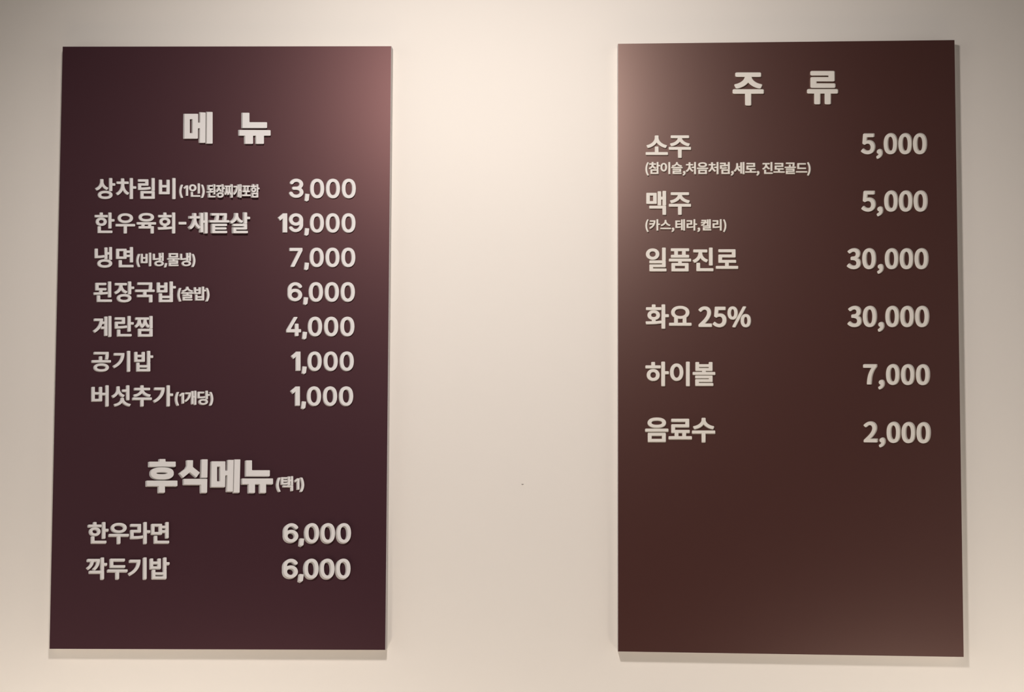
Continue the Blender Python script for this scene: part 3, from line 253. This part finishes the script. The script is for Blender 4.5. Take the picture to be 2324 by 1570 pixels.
[0.921,[722,755,724,744,720,732,315,-27,302,-37,290,-40,225,-40,207,-35,196,-21,197,-3,605,761,625,772,696,773,712,767],[887,361,901,320,910,273,913,220,910,167,898,108,884,69,862,32,834,2,802,-20,754,-36,713,-40,672,-35,631,-20,597,2,570,32,546,73,532,114,522,167,519,220,522,267,531,320,548,367,569,402,596,432,637,459,678,472,713,476,754,472,802,456,837,432,863,402],[769,314,758,338,743,355,725,365,707,365,690,356,673,338,656,291,649,220,651,179,657,144,663,120,675,97,691,79,707,71,725,72,748,85,766,116,775,144,781,179,783,220,781,261],[376,661,390,620,400,573,403,520,400,467,389,408,374,367,353,332,325,301,294,279,243,261,207,257,160,262,119,277,90,297,57,332,37,367,20,414,11,461,8,514,11,567,21,620,37,664,60,702,88,732,125,756,166,769,207,773,243,769,290,754,323,732,351,702],[257,614,245,638,231,654,213,662,196,662,181,655,165,638,153,614,146,591,141,555,139,514,146,444,163,397,177,379,196,369,219,370,237,383,255,414,264,444,271,520,268,561]],
    ],
    'D': [
[0.92,[916,606,918,530,911,515,893,507,793,506,787,505,785,500,785,289,777,277,765,271,782,259,785,247,785,-64,782,-76,776,-82,752,-89,187,-89,169,-87,154,-76,151,-64,151,247,154,259,161,265,181,272,634,272,644,277,639,283,636,295,636,824,638,836,644,842,654,847,669,850,758,850,777,842,783,836,785,824,785,624,793,621,893,620,905,616],[636,159,299,160,298,30,305,25,634,26,637,30],[591,724,591,653,586,642,575,634,558,631,392,630,395,600,406,565,425,530,448,500,475,474,511,449,552,427,599,409,609,400,612,395,610,383,566,312,552,305,528,305,487,319,446,339,380,383,349,412,322,444,316,443,287,405,253,371,186,324,146,304,99,287,75,288,59,300,20,365,17,377,20,383,28,391,81,412,122,435,155,459,184,489,210,524,228,559,239,600,242,630,75,631,55,636,47,642,42,653,42,724,50,736,61,742,75,744,240,745,243,747,243,830,246,840,252,846,275,854,358,854,381,848,391,836,393,746,563,744,581,737]],
[0.92,[821,834,822,-83,814,-95,796,-102,702,-102,683,-95,677,-89,674,-77,674,829,685,844,702,850,796,850,808,846],[556,582,571,511,575,440,570,370,557,305,537,252,505,199,473,164,420,128,373,110,314,103,255,110,208,127,152,164,120,199,91,246,68,305,55,370,50,440,54,511,69,582,90,634,114,676,155,722,202,754,255,773,314,780,379,771,426,753,473,719,511,676,535,634],[406,576,391,607,369,634,349,649,332,657,314,659,291,656,273,647,257,634,233,605,219,576,206,534,199,493,196,446,199,393,206,346,220,305,235,276,255,250,273,235,291,227,314,224,332,226,351,234,372,252,390,276,407,311,419,346,426,387,429,440,426,493,419,534]],
[0.92,[793,304,795,87,788,75,781,70,763,66,269,66,265,63,265,28,266,22,269,20,799,19,816,10,822,-2,821,-72,811,-85,787,-91,152,-91,134,-88,121,-78,118,-66,118,151,124,163,133,169,152,173,648,175,648,204,646,210,640,210,140,211,122,220,116,234,116,298,122,310,128,315,152,320,763,320,781,316],[899,451,899,375,891,363,869,356,52,356,26,363,20,369,17,381,18,451,27,463,46,470,869,470,890,463],[853,575,855,563,822,494,811,485,793,481,734,491,681,504,616,527,575,546,528,574,488,604,458,634,428,604,390,575,340,545,293,524,240,505,134,482,111,483,94,493,62,569,69,581,81,588,152,601,199,614,248,634,293,658,328,685,357,716,376,751,383,787,385,828,399,840,416,843,505,843,522,837,534,822,534,787,540,751,560,716,587,686,622,659,669,634,716,615,769,600,834,588,846,583]],
[0.92,[825,834,826,-83,818,-95,801,-102,707,-102,687,-95,681,-89,678,-77,678,370,671,373,518,373,501,376,491,382,484,393,484,464,489,476,495,481,513,487,678,487,680,834,693,846,713,850,801,850,813,846],[595,676,596,599,583,585,565,580,401,580,395,576,399,482,412,429,431,382,457,334,492,287,527,252,571,219,617,193,626,182,624,168,574,99,560,91,536,92,489,115,453,140,418,170,384,205,353,246,324,293,293,240,264,199,230,161,195,129,160,103,113,76,89,75,74,82,22,152,19,164,27,176,77,206,118,240,152,276,185,323,210,370,232,429,243,482,247,576,236,580,71,580,54,586,46,593,43,605,43,670,47,682,60,690,71,693,244,693,247,699,247,811,253,823,265,831,277,833,360,833,382,829,395,817,396,699,399,693,565,693,584,687]],
[0.92,[800,236,800,-64,797,-76,787,-84,763,-89,152,-89,128,-83,118,-70,117,230,120,242,134,252,152,255,769,255,791,247],[652,142,266,142,264,30,275,25,646,25,653,30],[899,395,900,318,893,306,869,297,52,297,28,303,17,318,18,395,28,405,46,411,869,411,887,406],[803,677,809,636,803,595,784,553,752,519,711,492,658,469,599,454,528,445,458,442,387,445,322,454,258,470,211,489,166,518,133,553,113,595,107,636,113,677,130,712,166,753,205,779,258,802,316,817,387,827,458,830,534,827,599,818,658,802,711,780,752,752,783,718],[654,653,646,668,629,683,581,704,505,716,411,716,340,705,305,693,287,683,269,666,262,653,258,636,261,618,281,593,305,579,334,568,411,556,505,556,581,568,629,589,646,604,655,618,658,636]],
[0.92,[825,253,827,-64,824,-76,811,-86,794,-89,205,-89,188,-86,173,-76,170,-64,170,242,172,253,182,263,205,268,794,269,811,265],[679,153,670,157,323,157,318,153,318,30,329,25,676,26,679,30],[827,830,827,295,817,279,799,272,705,272,691,277,679,289,678,530,670,533,541,533,523,537,515,518,494,507,211,506,205,505,203,500,205,423,370,428,558,449,576,446,588,438,593,430,600,359,596,347,582,337,470,321,317,310,88,308,70,312,58,321,55,330,55,589,61,606,70,612,88,616,372,618,370,690,88,690,64,696,54,706,53,718,53,783,64,798,88,804,499,802,513,795,519,783,519,647,523,643,541,647,676,647,678,824,682,837,694,845,705,849,794,849,817,842]],
[0.92,[850,835,852,824,851,-82,842,-95,824,-101,736,-101,715,-94,709,-88,706,-76,706,830,718,845,736,850,824,850,842,844],[666,812,666,-29,663,-41,653,-50,636,-55,553,-55,530,-47,525,-41,522,-29,522,165,518,170,484,124,477,119,453,114,436,119,397,147,343,200,317,235,283,295,277,295,238,224,213,188,181,153,153,128,106,96,83,95,65,104,12,167,7,183,15,194,59,226,98,265,128,306,152,347,175,400,192,459,202,512,205,571,205,741,209,753,218,760,235,765,318,765,340,759,350,747,354,524,371,439,373,506,383,519,401,526,512,526,522,530,522,806,525,818,536,827,548,830,636,831,657,824],[522,406,512,411,401,411,383,417,379,412,399,365,426,318,458,277,487,247,518,224,522,230]],
[0.92,[800,765,801,489,798,477,793,471,769,463,275,463,267,459,267,365,787,363,811,357,822,342,822,271,816,259,805,252,787,249,532,247,532,130,540,126,881,125,895,118,903,106,902,30,894,18,869,11,52,11,34,14,22,22,17,36,17,106,25,118,37,124,375,126,384,130,384,242,381,249,152,249,133,253,121,265,119,553,125,565,134,571,152,575,653,577,653,665,646,669,152,669,134,672,122,680,117,689,117,759,122,772,134,780,152,783,769,783,790,777]],
[0.92,[851,14,851,-62,843,-74,828,-80,199,-80,181,-69,177,-56,178,232,189,244,211,249,299,249,321,238,326,226,326,38,328,34,823,33,843,26],[823,832,824,161,817,150,799,142,699,142,681,151,675,167,675,826,680,838,687,844,705,849,799,848,812,844],[612,755,611,679,599,666,581,661,417,661,411,660,408,655,412,597,423,555,443,514,468,479,499,447,534,420,575,397,623,377,634,367,636,355,633,350,586,279,570,272,552,272,505,290,464,311,399,359,367,391,340,426,334,427,305,385,272,350,240,322,204,297,164,274,117,254,99,253,80,261,32,332,29,338,31,350,40,358,93,382,134,408,170,437,199,470,224,508,243,550,254,591,258,655,252,661,81,661,64,666,55,673,51,685,51,755,58,766,81,775,581,775,604,767]],
[0.92,[798,323,799,99,794,88,786,82,764,77,270,77,264,76,264,23,800,21,817,11,822,-1,821,-71,812,-84,788,-90,147,-90,129,-85,119,-77,116,-65,116,158,119,170,129,178,147,183,641,183,651,188,651,223,647,227,135,229,122,235,114,246,114,317,119,329,126,335,147,340,764,340,787,335],[898,470,898,394,888,383,870,377,53,377,29,383,23,388,18,399,19,470,27,482,41,488,347,489,353,493,354,629,364,640,382,646,470,646,488,641,496,635,501,623,501,494,506,489,700,489,747,492,770,489,870,489,888,483],[796,794,795,658,784,546,776,508,767,499,753,494,653,503,641,509,633,517,631,529,645,635,647,700,147,700,123,707,114,723,114,794,123,806,141,813,764,813,788,805]],
[0.92,[903,117,902,41,893,28,875,22,52,22,26,29,20,35,17,47,17,117,28,131,46,137,869,137,893,130],[799,747,798,670,789,658,775,653,281,652,269,648,269,417,787,414,803,406,808,394,808,323,799,309,775,302,152,302,134,307,123,317,121,741,124,753,130,758,152,766,763,766,787,761]],
[0.92,[921,466,922,389,913,375,895,368,778,366,778,-75,775,-87,766,-95,748,-100,660,-100,642,-95,632,-87,629,-75,629,825,632,836,648,848,666,850,748,850,766,845,775,836,778,825,780,484,895,483,910,478],[548,736,544,636,530,542,503,448,461,354,407,273,330,191,238,119,119,50,101,48,82,54,29,125,26,131,27,142,36,152,95,184,148,217,197,254,270,325,301,365,327,407,319,411,77,388,64,389,51,395,42,407,29,484,30,490,40,501,54,506,377,530,390,584,397,636,395,641,389,642,95,644,83,650,76,660,75,731,78,742,89,752,107,756,513,756,536,751]],
[0.92,[903,116,902,40,893,27,875,21,52,21,26,28,20,34,17,46,17,116,28,130,46,136,869,136,893,129],[860,381,862,375,859,363,822,297,813,287,787,281,728,297,667,322,616,349,569,381,521,422,487,459,458,499,390,422,342,381,289,346,240,320,187,298,128,282,111,282,99,287,89,299,54,363,51,375,63,391,129,410,181,433,232,463,281,502,322,546,352,593,371,640,379,699,380,769,390,781,411,787,505,787,522,780,528,775,532,763,532,699,540,640,559,593,590,546,634,499,681,462,734,431,783,410,846,393]],
[0.92,[849,835,851,824,850,-82,842,-94,827,-100,733,-101,714,-94,708,-88,705,-76,705,830,715,843,739,850,827,849,839,845],[666,812,667,-29,662,-43,650,-51,639,-54,556,-54,533,-47,524,-35,521,391,427,393,409,396,380,385,203,385,196,383,197,232,321,235,456,254,474,253,486,247,495,235,504,165,501,153,492,145,403,128,286,118,86,116,71,118,59,124,54,130,51,141,51,718,56,730,68,738,86,741,421,741,439,736,447,730,452,718,452,647,439,633,421,628,197,626,196,500,203,496,392,494,421,507,515,507,523,512,524,812,535,824,556,829,639,829,656,823]],
[0.92,[924,476,926,399,922,387,916,382,898,375,787,375,781,374,778,370,778,-77,775,-89,763,-98,751,-102,663,-102,646,-98,633,-89,630,-77,632,834,645,846,663,850,751,850,772,840,778,829,778,493,898,491,916,484],[526,746,524,411,512,399,493,395,204,395,202,393,202,234,281,233,387,238,593,262,605,258,616,246,625,182,624,164,610,153,598,149,493,133,393,123,157,116,81,116,64,123,57,129,54,140,56,493,69,505,87,509,375,509,378,517,378,646,375,652,369,652,87,652,69,655,56,664,52,676,52,740,55,752,69,763,87,766,493,766,516,759]],
[0.92,[848,830,848,353,845,342,834,330,842,324,848,312,846,89,835,79,818,74,341,74,337,71,337,30,341,24,859,23,872,18,882,6,883,-64,880,-76,865,-87,847,-89,223,-89,197,-82,191,-76,188,-64,188,159,192,171,200,178,223,183,694,183,700,187,700,218,694,222,212,223,194,230,186,242,186,312,192,324,188,327,112,295,94,293,75,300,30,371,30,383,34,389,125,430,165,452,218,490,253,524,247,527,70,509,53,512,44,518,37,530,25,595,26,606,35,616,53,622,318,639,323,645,332,683,100,685,82,688,72,695,66,706,66,777,70,787,82,796,100,799,465,797,479,789,484,777,480,706,464,630,470,627,518,627,525,630,525,812,529,823,541,832,559,835,641,835,659,829,665,824,670,812,670,359,666,347,653,338,641,336,541,338,529,347,525,359,525,512,418,514,410,512,370,459,335,424,265,370,205,336,212,333,706,334,711,336,706,342,703,353,703,830,718,845,741,849,823,848,839,842]],
[0.92,[822,834,823,-83,813,-96,796,-102,702,-101,684,-94,676,-77,676,829,684,842,708,850,796,850,813,844],[551,746,551,423,548,411,537,401,519,397,225,397,219,394,219,234,290,233,396,238,631,263,646,258,656,246,665,176,662,164,655,156,637,150,519,134,408,124,290,118,102,117,78,124,69,140,69,487,72,497,84,506,102,510,400,511,401,646,396,652,102,652,84,655,71,664,67,676,67,740,70,752,84,763,102,766,519,766,543,758]],
[0.338,[326,800,328,794,325,782,296,729,269,670,232,559,209,435,201,312,208,188,232,65,271,-53,328,-171,324,-183,317,-188,253,-217,235,-219,217,-213,209,-206,175,-147,121,-30,99,35,82,100,70,165,62,235,59,312,62,388,69,453,81,517,99,588,119,647,147,712,210,829,229,840,253,839,312,812]],
[0.338,[219,647,239,588,256,523,269,453,276,388,279,306,276,235,268,165,256,100,239,35,217,-30,192,-88,129,-206,114,-216,91,-218,20,-188,13,-183,9,-171,67,-53,106,65,121,129,136,247,136,376,121,494,90,612,66,676,12,782,9,794,20,809,85,839,103,841,121,835,128,829,162,770,191,712]],
[0.278,[241,88,253,41,251,-18,241,-59,229,-88,211,-118,166,-165,125,-193,84,-212,66,-212,51,-206,42,-194,21,-141,21,-129,31,-119,66,-99,86,-82,107,-53,117,-24,88,-12,70,0,48,29,42,65,45,82,55,106,70,123,90,137,119,147,149,149,172,146,199,135,227,112]],
    ],
    'T': [
[0.92,[913,317,914,240,906,228,885,218,549,216,545,211,545,-78,540,-89,534,-95,520,-102,502,-105,402,-104,380,-95,370,-83,367,215,44,216,20,222,11,228,3,240,4,317,8,325,20,334,44,340,867,340,897,334,908,325],[835,775,835,699,827,687,814,680,791,676,561,676,558,675,557,670,577,622,606,587,640,558,679,533,726,510,779,492,844,478,861,466,866,458,864,446,832,378,814,365,779,361,720,373,661,391,608,413,558,440,515,470,461,519,455,519,402,470,359,440,314,416,249,389,202,374,144,361,114,362,91,373,53,446,54,464,68,475,138,492,185,508,232,529,277,558,311,587,340,622,360,670,360,675,355,676,126,676,97,683,81,699,80,770,84,781,100,793,126,798,791,798,820,791]],
[0.92,[916,292,915,216,907,205,896,198,872,193,704,192,703,-79,698,-90,692,-96,678,-103,660,-106,560,-105,537,-96,527,-84,525,193,393,192,391,-84,381,-96,360,-104,260,-106,243,-103,226,-96,219,-89,215,-79,215,192,37,194,12,204,6,210,2,221,2,292,10,304,19,310,43,316,872,316,901,308],[816,798,817,557,811,545,803,539,772,531,290,531,280,527,280,480,290,476,807,474,830,463,837,451,837,380,833,369,825,361,807,354,790,352,148,352,125,356,107,369,103,380,103,621,107,633,119,643,148,650,637,650,639,657,639,692,631,696,148,696,125,699,107,710,100,721,100,792,104,804,113,811,131,818,148,820,772,820,801,813]],
    ],
}


def loops_of(font, ch):
    adv, *loops = OUTLINES[font][CHARS[font].index(ch)]
    return adv, [[(x / 1000, y / 1000) for x, y in zip(l[::2], l[1::2])] for l in loops]


def signed_area(p):
    return .5 * sum(p[i - 1][0] * p[i][1] - p[i][0] * p[i - 1][1] for i in range(len(p)))


def grow(p, d, sign):
    """Loop p moved by d (outwards when positive) along its mitred normals."""
    n = len(p)
    out = []
    for i in range(n):
        a, b, c = Vector(p[i - 1]), Vector(p[i]), Vector(p[(i + 1) % n])
        u, v = (b - a).normalized(), (c - b).normalized()
        n1, n2 = Vector((u.y, -u.x)), Vector((v.y, -v.x))
        m = n1 + n2
        if m.length < .2:
            m = n1
        m.normalize()
        k = min(1.6, 1 / max(.3, m.dot(n1)))
        out.append(tuple(b + m * (d * k * sign)))
    return out


THICK = 28 * PX        # the boards stand this far off the wall
SHEET = 0.0008


def letter(name, loops, base, thick, shift, bevel, parent):
    """Raised letter. loops: its face outline in photo pixels (y down); base: board front (m)."""
    big = max(loops, key=lambda l: abs(signed_area(l)))
    s0 = 1 if signed_area(big) > 0 else -1
    cx = sum(p[0] for p in big) / len(big)
    cy = sum(p[1] for p in big) / len(big)
    org = on_plane(cx, cy, base)
    verts, rings, faces = [], [], []
    # rings from the board outwards: foot, shoulder (under the rounded edge), face
    levels = ((0.0, bevel * 1.0, 1.0), (0.72, bevel * 0.35, .28), (1.0, -bevel * 0.45, 0.0))
    for lp in loops:
        rr = []
        for hgt, g, sh in levels:
            ring = grow(lp, g, s0)
            st = len(verts)
            for x, y in ring:
                verts.append(on_plane(x - shift[0] * sh, y + shift[1] * sh, base + thick * hgt))
            rr.append((st, len(ring)))
        rings.append(rr)
    for rr in rings:
        for (a, n), (b, _) in zip(rr, rr[1:]):
            for i in range(n):
                j = (i + 1) % n
                faces.append((a + i, a + j, b + j, b + i) if s0 < 0 else (a + i, b + i, b + j, a + j))
    # split outline pieces from counters, fill each piece with its own counters
    outer = [k for k, l in enumerate(loops) if signed_area(l) * s0 > 0]
    inner = [k for k in range(len(loops)) if k not in outer]

    def inside(pt, poly):
        r = False
        for i in range(len(poly)):
            (x0, y0), (x1, y1) = poly[i - 1], poly[i]
            if (y0 > pt[1]) != (y1 > pt[1]) and pt[0] < (x1 - x0) * (pt[1] - y0) / (y1 - y0) + x0:
                r = not r
        return r
    for k in outer:
        ks = [k] + [q for q in inner if inside(loops[q][0], loops[k])]
        idx, polys = [], []
        for q in ks:
            a, n = rings[q][-1]
            idx += list(range(a, a + n))
            polys.append([Vector((verts[i].x, verts[i].z, 0)) for i in range(a, a + n)])
        for t in tessellate_polygon(polys):
            t = [idx[i] for i in t]
            A, B, C = (verts[i] for i in t)
            if (B - A).cross(C - A).y > 0:
                t.reverse()
            faces.append(tuple(t))
    return link(name, verts, faces, M_LETTER_R if parent.location.x > 0 else M_LETTER, parent=parent, loc=org)


def part_name(ch):
    if ch.isdigit():
        return 'digit'
    return {',': 'comma', '(': 'bracket', ')': 'bracket', '%': 'percent_sign', '-': 'dash'}.get(ch, 'letter')


def run(parent, font, text, x0, x1, y0, y1, shift=(0, 0), thick=5.0, bevel=0.55, slope=0.0, yref=None):
    """One line of lettering whose ink fills x0..x1, y0..y1 in the photo.
    yref: characters whose top and bottom give y0 and y1 (default: all)."""
    glyphs = [(ch, *loops_of(font, ch)) if ch != ' ' else (ch, .24, []) for ch in text]
    ref = [p for ch, a, ls in glyphs if ls and (yref is None or ch in yref) for l in ls for p in l]
    ylo, yhi = min(p[1] for p in ref), max(p[1] for p in ref)
    x0, x1 = x0 + max(0, shift[0]), x1 + min(0, shift[0])
    y0, y1 = y0 - min(0, -shift[1]) * 0, y1 - max(0, shift[1])
    x0, x1, y0, y1 = x0 + bevel, x1 - bevel, y0 + bevel, y1 - bevel
    sy = (y1 - y0) / (yhi - ylo)
    first = min(p[0] for l in glyphs[0][2] for p in l)
    last = max(p[0] for l in glyphs[-1][2] for p in l)
    natural = sum(a for ch, a, ls in glyphs[:-1]) + last - first
    n = len(glyphs) - 1
    sx = sy * ASPECT.get(font, 1.0)
    track = ((x1 - x0) / sx - natural) / n if n else 0
    if abs(track) > .035 or not n:              # take the rest of the misfit as width
        lim = math.copysign(.035, track) if n else 0
        sx = (x1 - x0) / (natural + lim * n)
        track = lim
    pen = x0 - first * sx
    for ch, a, ls in glyphs:
        if ls:
            loops = [[(pen + p[0] * sx, y1 - (p[1] - ylo) * sy) for p in l] for l in ls]
            loops = [[(x, y + slope * (x - x0)) for x, y in l] for l in loops]
            letter(part_name(ch), loops, THICK + SHEET, thick * PX, shift, bevel, parent)
        pen += (a + track) * sx


ASPECT = {}


def rounded(p, r=1.3):
    out = []
    for i in range(len(p)):
        a, b, c = Vector(p[i - 1]), Vector(p[i]), Vector(p[(i + 1) % len(p)])
        d1, d2 = (a - b), (c - b)
        k = min(r, d1.length * .45, d2.length * .45)
        u, v = b + d1.normalized() * k, b + d2.normalized() * k
        for t in (0, .33, .67, 1):
            out.append(tuple(u * (1 - t) ** 2 + b * 2 * t * (1 - t) + v * t * t))
    return out


def rect(x0, y0, x1, y1):
    return [(x0, y0), (x1, y0), (x1, y1), (x0, y1)]


def oval(x0, y0, x1, y1, e=2.6, n=40):
    cx, cy, rx, ry = (x0 + x1) / 2, (y0 + y1) / 2, (x1 - x0) / 2, (y1 - y0) / 2
    s = lambda v: math.copysign(abs(v) ** (2 / e), v)
    return [(cx + rx * s(math.cos(2 * math.pi * i / n)), cy + ry * s(math.sin(2 * math.pi * i / n))) for i in range(n)]


def orient(loops, holes):
    out = []
    for k, l in enumerate(loops):
        want = -1 if k in holes else 1
        if signed_area(l) * want < 0:
            l = l[::-1]
        out.append(l)
    return out


def heading(parent, pieces, holes=(), shift=(2.5, .3), thick=8):
    loops = [p if len(p) > 20 else rounded(p) for p in pieces]
    letter('heading_letter', orient(loops, holes), THICK + SHEET, thick * PX, shift, .6, parent)


# ------------------------------------------------------------------ the two boards
def board(label, quad, film):
    pts = [on_plane(x, y, THICK) for x, y in quad]            # TL TR BR BL of the front
    cx = sum(p.x for p in pts) / 4
    root = bpy.data.objects.new('menu_board', None)
    col.objects.link(root)
    root.empty_display_size = .05
    root.location = (cx, 0, min(p.z for p in pts))
    root['label'] = label
    root['category'] = 'menu board'
    e = 0.0007                                                # rounded-over cut edge of the core
    cen = Vector((cx, 0, sum(p.z for p in pts) / 4))

    def inset(p, d):
        return Vector((p.x - math.copysign(d, p.x - cen.x), 0, p.z - math.copysign(d, p.z - cen.z)))
    v = []
    for y, d in ((-0.0002, 0), (-THICK + e, 0), (-THICK, e)):
        for p in pts:
            q = inset(p, d)
            v.append((q.x, y, q.z))
    f = []
    for k in (0, 4):
        for i in range(4):
            j = (i + 1) % 4
            f.append((k + i, k + j, k + 4 + j, k + 4 + i))
    f += [(8, 9, 10, 11), (3, 2, 1, 0)]
    f = [tuple(reversed(q)) for q in f]
    link('backing_panel', v, f, M_CORE, parent=root, loc=(cx, 0, root.location.z))
    v = []
    for y in (-THICK, -THICK - SHEET):
        for p in pts:
            q = inset(p, e * .8)
            v.append((q.x, y, q.z))
    f = [(i, (i + 1) % 4, 4 + (i + 1) % 4, 4 + i) for i in range(4)] + [(4, 5, 6, 7), (3, 2, 1, 0)]
    f = [tuple(reversed(q)) for q in f]
    link('printed_sheet', v, f, film, parent=root, loc=(cx, 0, root.location.z))
    return root


left = board('dark maroon menu board with two bold headings and nine priced dishes, on the left',
             [(142, 105.5), (888.5, 104.5), (875, 1475), (112, 1472.5)], M_FILM_L)
right = board('dark maroon drinks board with six prices and an empty lower third, on the right',
              [(1402, 99), (2166.5, 90.5), (2187.5, 1491), (1402, 1478.5)], M_FILM_R)

# left board, heading 메 뉴
heading(left, [[(419, 258.2), (450, 258.2), (450, 278.5), (454.3, 278.5), (454.5, 254.6), (466.8, 255.2), (466.2, 324),
          (453.6, 324), (454, 291), (449.6, 291), (449.3, 314.6), (418.5, 314.6)],
         rect(431.2, 270.4, 437.3, 302.2), [(469.8, 253.8), (482.8, 254), (482.8, 325.8), (469, 325.8)]], holes=(1,))
heading(left, [[(550.6, 255.8), (566.4, 255.8), (566.4, 277.2), (606.4, 277.2), (606.4, 290.4), (550.6, 290.4)],
               [(543.4, 294.8), (614.4, 295.2), (614.4, 307.8), (599.3, 307.8), (599.3, 326.4), (581.5, 326.4),
                (581.5, 307.8), (574.6, 307.8), (574.6, 326.4), (556.6, 326.4), (556.6, 307.8), (543.4, 307.8)]])

# left board, dishes: name, note, price
run(left, 'A', '상차림비', 215.4, 399.3, 403.5, 452.3, (1.2, .1))
run(left, 'B', '(1인)', 405.9, 465.5, 418.5, 449.6, (1.2, .2), yref='()')
run(left, 'B', '된장찌개포함', 467.5, 589.8, 417.2, 449.2, (3.2, .3), 10, .45)
run(left, 'N', '3,000', 655.4, 808.3, 404.9, 450.6, (1.0, .2), yref='30')
run(left, 'A', '한우육회', 214.1, 398.6, 481.6, 530.4, (1.0, .2))
run(left, 'A', '-', 404.6, 423.7, 502.9, 510.0, (.8, .2))
run(left, 'A', '채끝살', 425.6, 568.5, 481.2, 530.4, (3.6, .3), 10)
run(left, 'N', '19,000', 629.8, 807.6, 483.2, 528.6, (1.1, .3), yref='190')
run(left, 'A', '냉면', 214.1, 303.9, 559.8, 608.1, (1.0, .5))
run(left, 'B', '(비냉,물냉)', 308.4, 444.4, 575.6, 606.5, (1.6, .4), yref='()')
run(left, 'N', '7,000', 656.1, 807.2, 561.2, 606.8, (1.2, .4), yref='70')
run(left, 'A', '된장국밥', 211.4, 400, 637.9, 686.9, (1.6, .6))
run(left, 'B', '(술밥)', 401.6, 476.4, 652.6, 684.8, (1.8, .6), yref='()')
run(left, 'N', '6,000', 652, 806.2, 639.4, 685.6, (1.3, .6), yref='60')
run(left, 'A', '계란찜', 210.2, 347.4, 716.2, 765.3, (1.6, .8))
run(left, 'N', '4,000', 648.9, 805.2, 717.8, 764.1, (1.4, .8), yref='40')
run(left, 'A', '공기밥', 207.0, 348.6, 795.3, 844.4, (1.6, 1.0))
run(left, 'N', '1,000', 659.5, 803.8, 796.7, 842.7, (1.5, .9), yref='10')
run(left, 'A', '버섯추가', 206.6, 393.8, 873.4, 923.3, (1.6, 1.1))
run(left, 'B', '(1개당)', 395.9, 485, 888.6, 921.3, (2.0, 1.0), yref='()')
run(left, 'N', '1,000', 658, 802.4, 875.8, 922.2, (1.6, 1.1), yref='10')

# left board, heading 후식메뉴 (택1)


def z(pts):
    return [(300 + x / 5.533, 1020 + y / 5.533) for x, y in pts]


zr = lambda a, b, c, d: z(rect(a, b, c, d))
HS = (3.0, 1.4)
heading(left, [z([(345, 117), (420, 117), (420, 150), (548, 150), (548, 214), (217, 214), (217, 150), (345, 150)]),
               z(oval(234, 221, 524, 374, 2.5)), z(oval(306, 284, 446, 307, 2.3)),
               z([(185, 388), (570, 388), (570, 458), (413, 458), (413, 540), (336, 540), (336, 458), (185, 458)])], (2,), HS)
heading(left, [z([(690, 132), (766, 132), (764, 218), (852, 288), (808, 350), (726, 284), (640, 355), (594, 298), (672, 238), (692, 200)]),
               z([(876, 121), (950, 121), (946, 352), (868, 352)]),
               z([(650, 366), (945, 366), (942, 541), (866, 541), (866, 440), (650, 440)])], (), HS)
heading(left, [z([(999, 146), (1172, 146), (1172, 264), (1200, 264), (1204, 128), (1274, 128), (1266, 526), (1192, 526),
                  (1197, 322), (1172, 322), (1168, 470), (993, 470)]),
               zr(1068, 212, 1106, 398), z([(1286, 122), (1360, 122), (1350, 540), (1276, 540)])], (1,), HS)
heading(left, [z([(1432, 134), (1506, 134), (1506, 258), (1730, 258), (1730, 334), (1430, 334)]),
               z([(1382, 361), (1770, 361), (1770, 434), (1683, 434), (1683, 543), (1606, 543), (1606, 434), (1544, 434),
                  (1544, 543), (1466, 543), (1466, 434), (1382, 434)])], (), HS)
run(left, 'B', '(택1)', 625.5, 691.3, 1082.7, 1116.9, (2.2, 1.0), yref='()')
run(left, 'A', '한우라면', 198.3, 384.9, 1183.5, 1235.3, (1.9, 1.6))
run(left, 'N', '6,000', 641.2, 797.5, 1186, 1234.3, (3.0, 2.2), 8, yref='60')
run(left, 'A', '깍두기밥', 194.9, 385.8, 1263.8, 1316, (2.2, 1.9))
run(left, 'N', '6,000', 639.6, 796.4, 1266.6, 1315.5, (3.3, 2.4), 8, yref='60')

# right board
run(right, 'T', '주', 1662, 1734.2, 163.8, 240.2, (-.6, .2), 6)
run(right, 'T', '류', 1830.8, 1902.6, 160.7, 237.3, (-.9, -.2), 6)
run(right, 'C', '소주', 1464.8, 1568.9, 306.5, 359.1, (-.2, .3))
run(right, 'D', '(참이슬,처음처럼,세로, 진로골드)', 1464.2, 1840.4, 367.2, 399.4, (-.4, .5), yref='()')
run(right, 'P', '5,000', 1953.0, 2104.3, 302.5, 350.8, (-2.0, -1.0), yref='50')
run(right, 'C', '맥주', 1466.3, 1568.9, 432.4, 488.4, (-.2, .5))
run(right, 'D', '(카스,테라,켈리)', 1464.2, 1649.2, 496.9, 527.4, (-.3, .6), yref='()')
run(right, 'P', '5,000', 1953.9, 2105.9, 432.5, 481.1, (-2.0, -.9), yref='50')
run(right, 'C', '일품진로', 1465.4, 1676, 561, 616.7, (-.2, .7))
run(right, 'P', '30,000', 1921.0, 2107.8, 563.3, 611.5, (-2.1, -.7), yref='30')
run(right, 'C', '화요', 1464.7, 1570.2, 689.9, 746.8, (-.2, .8))
run(right, 'P', '25%', 1584.3, 1705.0, 694.4, 743.4, (-.8, .5))
run(right, 'P', '30,000', 1922.3, 2109.5, 694, 742.9, (-2.2, -.6), yref='30')
run(right, 'C', '하이볼', 1464.3, 1624, 819.8, 877.2, (-.2, .8))
run(right, 'P', '7,000', 1957.9, 2111.2, 825.6, 873.7, (-2.3, -.6), slope=.006, yref='70')
run(right, 'C', '음료수', 1463.8, 1623.7, 946.4, 1004.9, (0, 1.3))
run(right, 'P', '2,000', 1959.0, 2112.9, 956.5, 1005.0, (-2.5, -1.0), slope=.012, yref='20')

for me in bpy.data.meshes:
    me.validate()
